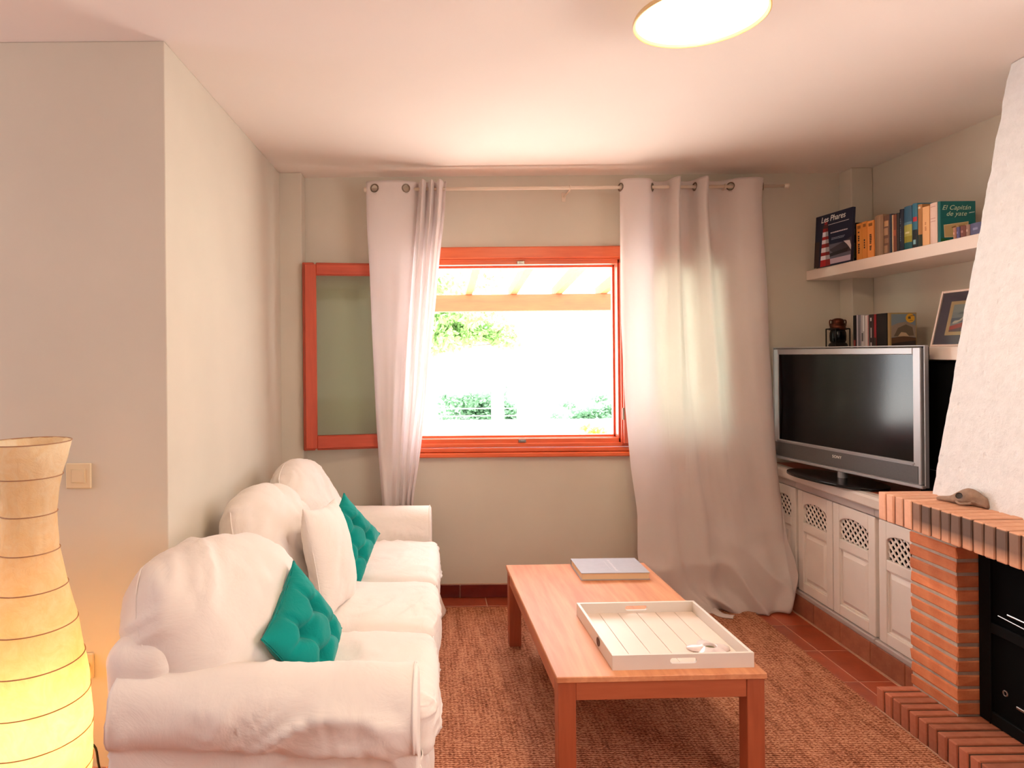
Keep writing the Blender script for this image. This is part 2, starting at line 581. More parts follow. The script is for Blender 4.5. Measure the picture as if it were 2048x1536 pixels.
def lit_opal():
    t = NT('lit_opal_glass')
    v = t.node('ShaderNodeVectorMath', _operation='LENGTH')
    t.l.new(t.coord((1, 1, 0)), v.inputs[0])
    st = t.ramp(v.outputs['Value'], [(0.05, (1, 1, 1, 1)), (0.20, (0.16, 0.16, 0.16, 1))])
    ml = t.node('ShaderNodeMath', _operation='MULTIPLY'); ml.inputs[1].default_value = 4.0
    t.l.new(st, ml.inputs[0]); t.l.new(ml.outputs[0], t.b.inputs['Emission Strength'])
    t.b.inputs['Emission Color'].default_value = lin((255, 238, 170))
    t.b.inputs['Base Color'].default_value = lin((250, 236, 190))
    return t.m
M['diffuser'] = lit_opal()
M['bulb'] = emit('lit_bulb', (255, 226, 160), 14.0)
def rugm():
    t = NT('jute_weave')
    v = t.coord()
    wx = t.node('ShaderNodeTexWave', _wave_type='BANDS', _bands_direction='Y', Scale=27.0, Distortion=5.0, Detail=4.0)
    wx.inputs['Detail Scale'].default_value = 3.0
    t.l.new(v, wx.inputs['Vector'])
    wy = t.node('ShaderNodeTexWave', _wave_type='BANDS', _bands_direction='X', Scale=19.0, Distortion=3.5, Detail=3.0)
    wy.inputs['Detail Scale'].default_value = 2.0
    t.l.new(v, wy.inputs['Vector'])
    n = t.noise(1.0, 6, 0.7, t.coord((22, 4, 1)))
    n2 = t.noise(95, 3, 0.6)
    a = t.node('ShaderNodeMath', _operation='MULTIPLY'); a.inputs[1].default_value = 0.40
    t.l.new(wx.outputs['Fac'], a.inputs[0])
    b = t.node('ShaderNodeMath', _operation='MULTIPLY_ADD'); b.inputs[1].default_value = 0.10
    t.l.new(wy.outputs['Fac'], b.inputs[0]); t.l.new(a.outputs[0], b.inputs[2])
    c = t.node('ShaderNodeMath', _operation='MULTIPLY_ADD'); c.inputs[1].default_value = 0.42
    t.l.new(n2, c.inputs[0]); t.l.new(b.outputs[0], c.inputs[2])
    d = t.node('ShaderNodeMath', _operation='MULTIPLY_ADD'); d.inputs[1].default_value = 0.75
    t.l.new(n, d.inputs[0]); t.l.new(c.outputs[0], d.inputs[2])
    t.color(t.ramp(d.outputs[0], [(0.42, lin((70, 34, 22))), (0.76, lin((152, 86, 60))), (1.12 if False else 1.0, lin((216, 156, 122)))]))
    t.b.inputs['Roughness'].default_value = 0.95
    t.b.inputs['Specular IOR Level'].default_value = 0.1
    t.bump(c.outputs[0], 0.9, 0.006)
    return t.m
M['rug'] = rugm()
def flat(c, rough=0.6, nm=None):
    k = 'flat_%d_%d_%d' % c
    if k not in M:
        M[k] = simple(nm or 'print_ink', c, rough, 0.0)
    return M[k]

# ================================================================== THE ROOM
CZ = 2.55                                    # ceiling height
RX = 2.63                                    # right wall
BY = 4.09                                    # back wall
P_ = 0.314                                   # floor tile pitch

fl = MB().box(-4, RX, -3, BY, -0.12, -0.0012)
floor = struct('floor', fl, M['grout'], 'terracotta tiled floor with pale joints beside the jute rug')
tile_me = MB().bbox(-P_ / 2 + 0.0025, P_ / 2 - 0.0025, -P_ / 2 + 0.0025, P_ / 2 - 0.0025, -0.01, 0.0, 0.0012).mesh('floor_tile', M['tile'])
part_me = MB().bbox(0.0025, 0.158, -P_ / 2 + 0.0025, P_ / 2 - 0.0025, -0.01, 0.0, 0.0012).mesh('floor_tile', M['tile'])
edge_me = MB().bbox(-P_ / 2 + 0.0025, P_ / 2 - 0.0025, 0.0025, BY - 3.949, -0.01, 0.0, 0.0012).mesh('floor_tile', M['tile'])
for i in range(-9, 1):
    for j in range(-11, 1):
        link('floor_tile', tile_me, floor, (1.907 + (i - 0.5) * P_, 3.633 + (j + 0.5) * P_, 0))
for j in range(-11, 1):
    link('floor_tile', part_me, floor, (1.907, 3.633 + (j + 0.5) * P_, 0))
for i in range(-9, 1):
    link('floor_tile', edge_me, floor, (1.907 + (i - 0.5) * P_, 3.949, 0))
rest = MB()
for i in range(-19, 3):
    for j in range(-21, -11):
        x1 = min(RX, 1.907 + i * P_ - 0.0025)
        rest.box(1.907 + (i - 1) * P_ + 0.0025, x1, 3.633 + j * P_ + 0.0025, 3.633 + (j + 1) * P_ - 0.0025, -0.01, 0.0)
for i in range(-18, -9):
    for j in range(-11, -4):
        rest.box(1.907 + (i - 1) * P_ + 0.0025, 1.907 + i * P_ - 0.0025, 3.633 + j * P_ + 0.0025, 3.633 + (j + 1) * P_ - 0.0025, -0.01, 0.0)
r_ = obj('far_floor_tiles', rest, M['tile'], floor)
r_['kind'] = 'stuff'

struct('ceiling', MB().box(-4, RX, -3, BY, CZ, CZ + 0.2), M['ceiling'], 'smooth pinkish white plaster ceiling over the whole room')

# left wall: returns at a sharp corner, its end faces the camera
wl = MB().prism([(-4.0, 2.296), (-0.887, 2.296), (-0.862, 3.985), (-0.862, BY + 0.25), (-4.0, BY + 0.25)], 'z', -0.1, CZ)
struct('wall_left', wl, M['wall'], 'pale plaster wall behind the sofa with its sharp corner and shaded end', bevel=0.004)
struct('trim_1', MB().box(-0.9, -0.733, 3.97, BY, 0, CZ), M['wall'], 'narrow plaster pilaster in the back left corner of the room', bevel=0.006)
struct('trim_2', MB().box(2.50, RX, 3.97, BY, 0.80, CZ), M['wall'], 'narrow plaster pilaster in the back right corner behind the shelves', bevel=0.006)

wx0, wx1, wz0, wz1 = -0.155, 1.85, 0.90, 2.07
bw = MB().box(-1.0, wx0, BY, BY + 0.27, -0.1, CZ).box(wx1, RX + 0.25, BY, BY + 0.27, -0.1, CZ)
bw.box(wx0, wx1, BY, BY + 0.27, -0.1, wz0).box(wx0, wx1, BY, BY + 0.27, wz1, CZ)
struct('wall_back', bw, M['wall'], 'pale plaster back wall holding the window')
struct('wall_right', MB().box(RX, RX + 0.25, 1.2, BY, -0.1, CZ).box(RX, RX + 0.25, -3, -0.6, -0.1, CZ).box(RX, RX + 0.25, -0.6, 1.2, 2.4, CZ), M['wall'], 'plaster wall behind the white shelves and chimney')
struct('wall_front', MB().box(-4, -1.2, -3.25, -3, -0.1, CZ).box(2.0, RX, -3.25, -3, -0.1, CZ).box(-1.2, 2.0, -3.25, -3, 2.4, CZ), M['wall'],
       'plaster wall behind the camera with a wide terrace door opening')
struct('wall_side', MB().box(-4.25, -4, -3, 0.3, -0.1, CZ).box(-4.25, -4, 2.2, 2.4, -0.1, CZ).box(-4.25, -4, 0.3, 2.2, 2.4, CZ), M['wall'],
       'plaster wall far to the left with an added opening')
# added unseen white panels that shut sky light out of the openings
def added_panel(n, x0, x1, y0, y1, lab):
    d = bpy.data.objects.new('door_%d' % n, None); COL.objects.link(d)
    d.location = ((x0 + x1) / 2, (y0 + y1) / 2, 0); d['kind'] = 'structure'; d['label'] = lab; d['category'] = 'door'
    along = 'x' if x1 - x0 > y1 - y0 else 'y'
    obj('added_sheet', MB().box(x0, x1, y0, y1, 0, 2.4), M['white'], d, world=True)
added_panel(1, -1.2, 2.0, -3.12, -3.08, 'unseen white panel added to close the terrace door opening behind the camera')
added_panel(2, -4.12, -4.08, 0.3, 2.2, 'unseen white panel added to close the opening far to the left')
added_panel(3, RX + .08, RX + .12, -0.6, 1.2, 'unseen white panel added to close the right opening beyond the fireplace')

# skirting: dark red tiles with joints
sk = struct('baseboard_back', MB().box(-0.73, 2.06, BY - 0.006, BY, 0, 0.083), M['grout'], 'dark red glazed tile skirting along the back wall')
sk_me = MB().bbox(0.002, 0.296, -0.008, 0, 0.003, 0.079, 0.0015).mesh('skirting_tile', M['skirt_tile'])
for k in range(9):
    link('skirting_tile', sk_me, sk, (-0.71 + 0.298 * k, BY - 0.006, 0))
sk2 = struct('baseboard_left', MB().box(-4, -0.89, 2.29, 2.296, 0, 0.083), M['grout'], 'dark red glazed tile skirting below the shaded wall end')
for k in range(10):
    link('skirting_tile', sk_me, sk2, (-3.9 + 0.298 * k, 2.29, 0))

# ------------------------------------------------------------------ window
win = bpy.data.objects.new('window_1', None); COL.objects.link(win); win.location = (0.52, BY, 0.96)
win['kind'] = 'structure'; win['label'] = 'wide window with orange-red wooden frame and casements opened inward'; win['category'] = 'window'
ox0, ox1, oz0, oz1 = -0.105, 1.800, 0.96, 2.012        # clear opening
tr = MB()
tr.bbox(-0.172, 1.867, 4.062, 4.10, 2.046, 2.118, 0.006).bbox(-0.172, 1.867, 4.070, 4.10, 2.036, 2.046, 0.003)
tr.bbox(-0.172, 1.867, 4.045, 4.10, 0.852, 0.880, 0.006).bbox(-0.172, 1.867, 4.054, 4.10, 0.882, 0.908, 0.005).bbox(-0.172, 1.867, 4.064, 4.10, 0.910, 0.934, 0.004)
obj('architrave', tr, M['winwood'], win, world=True)
tr = MB()
for a, b in ((-0.172, -0.13), (1.825, 1.867)):
    tr.bbox(a, b, 4.062, 4.10, 0.934, 2.046, 0.006)
obj('architrave', tr, M['winwood_z'], win, world=True)
fr = MB()
fr.bbox(ox0 - 0.05, ox1 + 0.05, 4.078, 4.15, oz1, 2.05, 0.003).bbox(ox0 - 0.03, ox1 + 0.03, 4.15, 4.19, oz1 - 0.012, 2.05, 0.003)
fr.bbox(ox0 - 0.05, ox1 + 0.05, 4.078, 4.15, 0.925, oz0, 0.003).bbox(ox0 - 0.03, ox1 + 0.03, 4.15, 4.19, 0.925, oz0 + 0.012, 0.003)
obj('window_frame', fr, M['winwood'], win, world=True)
fr = MB()
for sg, x in ((-1, ox0), (1, ox1)):
    for (d, y0, y1) in ((0.0, 4.095, 4.15), (-0.014, 4.15, 4.19)):
        a, b = sorted((x + sg * d, x + sg * 0.05))
        fr.bbox(a, b, y0, y1, 0.93, 2.04, 0.003)
obj('window_frame', fr, M['winwood_z'], win, world=True)
fr = MB().bbox(1.150, 1.205, 4.078, 4.15, 0.93, 2.04, 0.003).bbox(1.140, 1.215, 4.15, 4.19, 0.93, 2.04, 0.003).bbox(1.160, 1.195, 4.070, 4.078, 0.93, 2.04, 0.002)
obj('mullion', fr, M['winwood_z'], win, world=True)
fr = MB()
for a, b, c, d in ((1.207, 1.262, 0.962, 2.010), (1.742, 1.797, 0.962, 2.010), (1.262, 1.742, 0.962, 1.022), (1.262, 1.742, 1.955, 2.010)):
    fr.bbox(a, b, 4.10, 4.14, c, d, 0.003)
so_ = obj('fixed_casement', fr, M['winwood_z'], win, world=True)
obj('glass_pane', MB().box(1.258, 1.746, 4.118, 4.124, 1.018, 1.96), M['glass'], so_, world=True)
ms = MB().bbox(ox0, ox1, 4.120, 4.124, oz1 - 0.003, oz1 + 0.003, 0).bbox(ox0, ox1, 4.1, 4.104, oz0 - 0.002, oz0 + 0.003, 0)
obj('weather_strip', ms, M['grommet'], win, world=True)
for z in (2.022, 0.945):
    k_ = MB().bbox(0.545, 0.590, 4.070, 4.079, z - 0.008, z + 0.010, 0.002).bbox(0.556, 0.58, 4.062, 4.07, z - 0.003, z + 0.005, 0.001)
    obj('striker_plate', k_, M['metal'], win, world=True)

def sash(x, y, sg, ang):
    s = MB(); H0, H1, Wd = 0.0, 1.075, 0.615
    def X(a, b): return (min(a * sg, b * sg), max(a * sg, b * sg))
    for (a, b, y0, y1, e) in ((0, Wd, -0.022, 0.022, 0.0), (-0.008, Wd + 0.012, 0.004, 0.026, 0.012)):
        w = 0.068
        x0, x1 = X(a, a + w); s.bbox(x0, x1, y0, y1, H0 - e, H1 + e, 0.004)
        x0, x1 = X(b - w, b); s.bbox(x0, x1, y0, y1, H0 - e, H1 + e, 0.004)
    o = obj('sash', s, M['winwood_z'], win)
    o.location = Vector((x, y, 0.93)) - win.location
    o.rotation_euler = (0, 0, ang)
    r = MB()
    for (y0, y1, e) in ((-0.022, 0.022, 0.0), (0.004, 0.026, 0.012)):
        x0, x1 = X(0.066, Wd - 0.066)
        r.bbox(x0, x1, y0, y1, H0 - e, 0.075, 0.004).bbox(x0, x1, y0, y1, H1 - 0.062, H1 + e, 0.004)
    x0, x1 = X(0.06, Wd - 0.06)
    r.bbox(x0, x1, -0.014, -0.008, 0.070, 0.076, 0).bbox(x0, x1, -0.014, -0.008, H1 - 0.066, H1 - 0.060, 0)
    obj('sash_rail', r, M['winwood_dark'], o)
    x0, x1 = X(0.06, Wd - 0.06)
    obj('glass_pane', MB().box(x0, x1, -0.003, 0.003, 0.07, H1 - 0.058), M['glass'], o)
    h = MB()
    for z in (0.18, 0.9):
        h.tube([(-0.004 * sg, -0.026, z - 0.035), (-0.004 * sg, -0.026, z + 0.035)], 0.006, 8)
    obj('hinge', h, M['grommet'], o)
    return o
sash(ox0 - 0.002, 4.035, -1, math.radians(9.5))
sash(1.168, 4.040, 1, math.radians(-2.5))

# ================================================================== FIREPLACE
fp = thing('fireplace', 'orange brick open fireplace under a rough white plaster hood', 'fireplace', (2.25, 2.1, 0))
def brick_run(name, x0, x1, z0, z1, ytop, n, pitch, mats, jit=0.002):
    cx, cz = (x0 + x1) / 2, (z0 + z1) / 2
    hx, hz, hy = (x1 - x0) / 2, (z1 - z0) / 2, (pitch - 0.0075) / 2
    cache = {}
    for k in range(n):
        m = mats(k)
        key = (m.name, k % 3)
        if key not in cache:
            rr = random.Random(k)
            b = MB().bbox(-hx, hx, -hy, hy, -hz, hz, 0.0032)
            b.v = [(p[0] + rr.uniform(-.0012, .0012), p[1] + rr.uniform(-.001, .001), p[2] + rr.uniform(-.0012, .0012)) for p in b.v]
            cache[key] = b.mesh('brick', m)
        link(name, cache[key], fp, Vector((cx + random.uniform(-jit, jit), ytop - pitch * (k + 0.5), cz + random.uniform(-jit, jit) * 0.6)) - fp.location)
PT = 0.0476
brick_run('brick', 1.84, 2.08, 0.002, 0.091, 2.788, 27, PT, lambda k: M['brick_hearth'])
brick_run('brick', 1.845, 2.09, 0.785, 0.897, 2.772, 27, PT, lambda k: M['brick_pale'] if k < 4 else M['brick_soot'])
# piers
for (y0, y1) in ((2.545, 2.792), (1.505, 1.745)):
    n = 13; pz = (0.785 - 0.091) / n
    for k in range(n):
        rr = random.Random(k * 7)
        b = MB().bbox(-0.0535, 0.0535, -(y1 - y0) / 2, (y1 - y0) / 2, -0.0205, 0.0205, 0.004)
        b.v = [(p[0] + rr.uniform(-.0018, .0018), p[1] + rr.uniform(-.0025, .0025), p[2] + rr.uniform(-.0015, .0015)) for p in b.v]
        link('brick', b.mesh('brick', M['brick']), fp, Vector((2.0405 + rr.uniform(-.002, .002), (y0 + y1) / 2, 0.091 + pz * (k + 0.5))) - fp.location)
mo = MB()
obj('mortar', MB().box(1.846, 2.075, 1.507, 2.784, 0.001, 0.086), M['mortar_dark'], fp, world=True)
obj('mortar', MB().box(1.852, 2.085, 1.507, 2.768, 0.79, 0.892), M['mortar_dark'], fp, world=True)
obj('mortar', MB().box(1.992, 2.09, 2.550, 2.787, 0.088, 0.79), M['mortar'], fp, world=True)
obj('mortar', MB().box(1.992, 2.09, 1.51, 1.74, 0.088, 0.79), M['mortar'], fp, world=True)
jn = MB().box(1.835, 1.842, 1.5, 2.79, 0, 0.004)
obj('floor_joint', jn, M['grout'], fp, world=True)
co = MB().box(2.092, RX, 2.70, 2.790, 0.0, 0.79).box(2.092, RX, 1.5, 1.64, 0, 0.79).box(2.56, RX, 1.64, 2.70, 0, 0.79).box(2.088, RX, 1.505, 2.772, 0.79, 0.893)
obj('masonry_core', co, M['mortar_dark'], fp, world=True)
# firebox: black cast insert with a glazed door
fb = MB().box(2.082, 2.5, 1.747, 2.543, 0.0, 0.12).box(2.45, 2.5, 1.747, 2.543, 0.12, 0.785).box(2.082, 2.45, 2.50, 2.543, 0.12, 0.785).box(2.082, 2.45, 1.747, 1.79, 0.12, 0.785)
fb.box(2.07, 2.45, 1.747, 2.543, 0.74, 0.784)
f1 = obj('firebox', fb, M['black_deep'], fp, world=True)
fd = MB()
fd.bbox(2.066, 2.09, 2.49, 2.543, 0.094, 0.785, 0.003).bbox(2.066, 2.09, 1.747, 1.80, 0.094, 0.785, 0.003)
fd.bbox(2.066, 2.09, 1.80, 2.49, 0.094, 0.14, 0.003).bbox(2.066, 2.09, 1.80, 2.49, 0.72, 0.785, 0.003).bbox(2.066, 2.09, 1.80, 2.49, 0.43, 0.47, 0.003)
fdo = obj('firebox_door', fd, M['black'], fp, world=True)
obj('door_glass', MB().box(2.078, 2.083, 1.8, 2.49, 0.14, 0.72), M['black_deep'], fdo, world=True)
def ring(mb, c, R, r, axis='x', n=16, m=8):
    pts = []
    for i in range(n + 1):
        t = 2 * PI * i / n
        q = (R * math.cos(t), R * math.sin(t))
        pts.append({'x': (c[0], c[1] + q[0], c[2] + q[1]), 'y': (c[0] + q[0], c[1], c[2] + q[1]), 'z': (c[0] + q[0], c[1] + q[1], c[2])}[axis])
    return mb.tube(pts, r, m, cap=False)
p = on_x(2030, 1238, 2.06); q = on_x(2012, 1387, 2.06)
hb = MB().tube([(2.052, p.y + 0.02, p.z + 0.006), (2.050, p.y - 0.12, p.z + 0.006)], 0.004, 8).tube([(2.052, p.y + 0.06, p.z - 0.012), (2.050, p.y - 0.12, p.z - 0.02)], 0.0025, 8)
obj('door_bar', hb, M['metal'], fdo, world=True)
obj('door_latch', ring(MB(), (2.058, q.y, q.z), 0.009, 0.0025, 'x'), M['metal'], fdo, world=True)
q = on_x(2042, 1418, 2.06)
obj('air_slide', MB().bbox(2.052, 2.066, q.y - 0.06, q.y + 0.012, q.z - 0.006, q.z + 0.004, 0.002), M['metal'], fdo, world=True)
# hood
def hood():
    n, m = 110, 150
    P = []
    for i in range(n + 1):
        z = 0.892 + (CZ - 0.894) * i / n
        t = (z - 0.897) / (CZ - 0.897)
        xf = 2.022 + 0.178 * t
        yf = 2.722 - 0.170 * t
        yn = 1.52 + 0.17 * t
        r = 0.018
        path = [(RX, yf)]
        path += [(RX - (RX - xf - r) * k / 30, yf) for k in range(1, 31)]
        path += [(xf + r - r * math.sin(a), yf - r + r * math.cos(a)) for a in (0.4, 0.8, 1.2)]
        path += [(xf, yf - r - (yf - yn - 2 * r) * k / 90) for k in range(0, 91)]
        path += [(xf + r - r * math.cos(a), yn + r - r * math.sin(a)) for a in (0.4, 0.8, 1.2)]
        path += [(xf + r + (RX - xf - r) * k / 12, yn) for k in range(0, 13)]
        P.append([(x, y, z) for x, y in path])
    mb = MB().grid(P)
    o = obj('chimney_hood', mb, M['rough'], fp, world=True, smooth=True)
    def fn(co, nr):
        q = co
        a = noise.fractal(Vector(q) * 14.0, 1.0, 2.0, 4) * 0.0035 + noise.noise(Vector(q) * 3.0) * 0.006
        b = noise.noise(Vector(q) * 55.0) * 0.0018
        return nr * (a + b)
    displace(o.data, fn)
    return o
hood()

# ================================================================== CABINETS, WORKTOP, SHELVES
def lattice(mb, y0, y1, z0, z1, x, w=0.0095, sp=0.027):
    for d, xx in ((1, x), (-1, x + 0.004)):
        c = -1.0
        lo, hi = ((z0 - y1, z1 - y0) if d == 1 else (z0 + y0, z1 + y1))
        k = lo
        while k < hi:
            if d == 1: pts = [(y, y + k) for y in (max(y0, z0 - k), min(y1, z1 - k))]
            else: pts = [(y, k - y) for y in (max(y0, k - z1), min(y1, k - z0))]
            (ya, za), (yb, zb) = pts
            if yb - ya > 0.004:
                n = Vector((-(zb - za), yb - ya)).normalized() * w / 2
                mb.prism([(ya + n.x, za + n.y), (yb + n.x, zb + n.y), (yb - n.x, zb - n.y), (ya - n.x, za - n.y)], 'x', xx, xx + 0.004)
            k += sp * 1.414
    return mb
def cab_door(parent, y0, y1, z0=0.139, z1=0.698):
    xf, xb = 2.072, 2.094
    st = 0.050; H = z1 - z0
    zl = z1 - 0.31 * H; zs = z1 - 0.155 * H; za = z1 - 0.098 * H
    pt, pb = z1 - 0.395 * H, z0 + 0.095 * H
    d = MB()
    d.box(xf, xb, y0, y0 + st, z0, z1).box(xf, xb, y1 - st, y1, z0, z1)
    d.box(xf, xb, y0 + st, y1 - st, z0, pb).box(xf, xb, y0 + st, y1 - st, pt, zl)
    a, b = y0 + st, y1 - st
    arc = [(a + (b - a) * k / 14, zs + (za - zs) * math.sqrt(max(0, 1 - (2 * k / 14 - 1) ** 2)) ** 1.3) for k in range(15)]
    d.prism(arc + [(b, z1), (a, z1)], 'x', xf, xb)
    o = obj('door', d, M['white_wood'], parent, world=True, bevel=0.0035)
    ln = MB()                                # bead round the openings
    ln.box(xf + 0.006, xb, a, a + 0.005, pb, pt).box(xf + 0.006, xb, b - 0.005, b, pb, pt)
    ln.box(xf + 0.006, xb, a, b, pb, pb + 0.005).box(xf + 0.006, xb, a, b, pt - 0.005, pt)
    obj('bead', ln, M['white_wood'], o, world=True)
    pn = MB()                                # raised and fielded panel
    def rect(x, i): return [(x, a + i, pb + i), (x, b - i, pb + i), (x, b - i, pt - i), (x, a + i, pt - i)]
    lv = [rect(xf + 0.014, 0.0), rect(xf + 0.014, 0.012), rect(xf + 0.003, 0.032), rect(xf + 0.003, 0.033)]
    pn.grid([r for r in lv], closed_u=True)
    pn.add(rect(xf + 0.003, 0.033), [(0, 1, 2, 3)])
    obj('door_panel', pn, M['white_wood'], o, world=True)
    lt = lattice(MB(), a, b, zl, za + 0.004, xf + 0.010)
    obj('lattice', lt, M['white_wood'], o, world=True)
    obj('lattice_shade_sheet', MB().box(xb - 0.001, xb + 0.0005, a - 0.004, b + 0.004, zl - 0.004, za + 0.012), M['black_deep'], o, world=True)  # black sheet stands in for the shade of the hollow cabinet
    return o
def cabinet(y0, y1, doors, label):
    c = thing('cabinet', label, 'cabinet', (2.35, (y0 + y1) / 2, 0), group=None)
    b = MB().box(2.095, RX, y0, y1, 0.0, 0.742)
    obj('body', b, M['white_wood'], c, world=True)
    obj('ledge', MB().bbox(2.060, 2.0945, y0, y1, 0.108, 0.136, 0.005), M['ledge'], c, world=True)
    obj('top_rail', MB().bbox(2.066, 2.0945, y0, y1, 0.703, 0.742, 0.004), M['ledge'], c, world=True)
    for a, b in doors:
        cab_door(c, a, b)
    return c
cabinet(3.806, 4.088, [(3.815, 4.078)], 'white built-in cabinet beside the back wall, half hidden by the long curtain')
cabinet(3.132, 3.804, [(3.471, 3.790), (3.138, 3.463)], 'white two-door cabinet with lattice doors below the television')
cabinet(2.792, 3.130, [(2.796, 3.112)], 'white lattice-door cabinet touching the brick pier of the fireplace')
pl = struct('baseboard_right', MB().box(2.072, 2.095, 2.792, 4.088, 0, 0.108), M['grout'], 'rustic clay tile plinth under the white cabinets')
y = 4.086
pm = MB().bbox(-0.012, 0.0, -0.2275, 0.0, 0.004, 0.108, 0.0025).mesh('plinth_tile', M['plinth_tile'])
while y > 2.95:
    link('plinth_tile', pm, pl, (2.073, y, 0)); y -= 0.231
pm2 = MB().bbox(-0.012, 0.0, -(y - 2.794), 0.0, 0.004, 0.108, 0.0025).mesh('plinth_tile', M['plinth_tile'])
link('plinth_tile', pm2, pl, (2.073, y, 0))
obj('joint', MB().box(2.052, 2.075, 2.79, 4.088, 0, 0.004), M['grout'], pl, world=True)

ct = thing('worktop', 'long white-edged worktop with terracotta tiles under the television', 'worktop', (2.35, 3.4, 0.742))
e_ = MB().prism([(2.096, 0.7425), (2.052, 0.7425), (2.046, 0.750), (2.046, 0.786), (2.052, 0.797), (2.066, 0.8025), (2.096, 0.8025)], 'y', 2.774, 4.088)
obj('front_edge', e_, M['counter'], ct, world=True)
obj('slab', MB().box(2.096, RX, 2.774, 4.088, 0.7425, 0.797), M['grout'], ct, world=True)
tm = MB().bbox(0.002, 0.264, 0.002, 0.212, 0.0, 0.0055, 0.0012).mesh('top_tile', M['tile'])
for k in range(6):
    for i in range(2):
        link('top_tile', tm, ct, Vector((2.098 + i * 0.266, 2.778 + k * 0.2175, 0.797)) - ct.location)

def shelf(name, z0, z1, label, y0):
    t = obj(name, MB().bbox(2.298, RX, y0, 4.088, z0, z1, 0.002), M['shelf'])
    tag(t, label, 'shelf')
    t.data.transform(Matrix.Translation((-2.46, -3.4, -z0))); t.location = (2.46, 3.4, z0)
shelf('wall_shelf', 1.900, 1.957, 'upper white floating shelf holding the row of books', 2.64)
shelf('wall_shelf', 1.429, 1.488, 'lower white floating shelf behind the television', 2.69)

# ================================================================== TELEVISION
A, B = Vector((2.036, 3.975)), Vector((2.222, 3.013))
tv_w = (B - A).length
tv_a = math.atan2((B - A).y, (B - A).x)
tc = (A + B) / 2
nrm = Vector((math.sin(tv_a), -math.cos(tv_a)))
tv = thing('television', 'large flat television with silver frame and black screen on the worktop', 'television', (tc.x, tc.y, 0.803), tv_a)
w2 = tv_w / 2; z0, z1 = 0.052, 0.693
def frame_boxes(mb, xa, xb, za, zb, l, r, bt, tp, y0, y1, b=0.003, mi=0):
    mb.bbox(xa, xa + l, y0, y1, za, zb, b, mi).bbox(xb - r, xb, y0, y1, za, zb, b, mi)
    mb.bbox(xa + l, xb - r, y0, y1, za, za + bt, b, mi).bbox(xa + l, xb - r, y0, y1, zb - tp, zb, b, mi)
    return mb
mb = frame_boxes(MB(), -w2, w2, z0, z1, 0.006, 0.006, 0.008, 0.006, -0.004, 0.018, 0.002)
obj('outer_frame', mb, M['silver'], tv)
obj('housing', MB().bbox(-w2 + 0.007, w2 - 0.007, 0.012, 0.03, z0 + 0.01, z1 - 0.007, 0.002).bbox(-w2 + 0.08, w2 - 0.08, 0.03, 0.10, z0 + 0.06, z1 - 0.08, 0.02), M['black'], tv)
mb = frame_boxes(MB(), -w2 + 0.016, w2 - 0.016, z0 + 0.012, z1 - 0.010, 0.036, 0.040, 0.098, 0.032, -0.010, 0.012, 0.003)
obj('bezel', mb, M['silver'], tv)
obj('speaker_panel', MB().bbox(-w2 + 0.02, w2 - 0.03, -0.0125, -0.009, z0 + 0.016, z0 + 0.094, 0.001), M['silver_dark'], tv)
obj('lip', MB().bbox(-w2 + 0.04, w2 - 0.048, -0.016, -0.008, z0 + 0.100, z0 + 0.108, 0.002).bbox(-w2, w2, -0.022, 0.0, z0 - 0.003, z0 + 0.012, 0.003), M['silver'], tv)
obj('screen', MB().box(-w2 + 0.050, w2 - 0.054, -0.004, 0.004, z0 + 0.108, z1 - 0.040), M['screen'], tv)
Mt = Matrix.Translation((-0.005, -0.0130, z0 + 0.068)) @ Matrix.Rotation(PI / 2, 4, 'X')
text_mesh('SONY', 0.021, Mt, M['white'], 'logo', tv, space=1.15).data.transform(Matrix.Identity(4))
st = MB()
el = [(0.30 * math.copysign(abs(math.cos(t)) ** 0.8, math.cos(t)), -0.03 + 0.135 * math.sin(t)) for t in [2 * PI * k / 48 for k in range(48)]]
st.prism(el, 'z', 0.0, 0.014)
obj('stand_base', st, M['dark_glass'], tv, bevel=0.003)
obj('stand_neck', MB().tube([(0, 0.015, 0.012), (0, 0.015, 0.06)], 0.022, 16), M['silver'], tv)

# black box right of the television
bx = thing('speaker_cabinet', 'tall plain black box standing behind the right edge of the television', 'speaker', (2.47, 2.99, 0.803))
obj('body', MB().bbox(-0.14, 0.14, -0.20, 0.21, 0, 0.618, 0.004), M['black'], bx)
obj('base_strip', MB().bbox(-0.142, -0.139, -0.155, 0.155, 0.115, 0.118, 0.0), M['silver_dark'], bx)

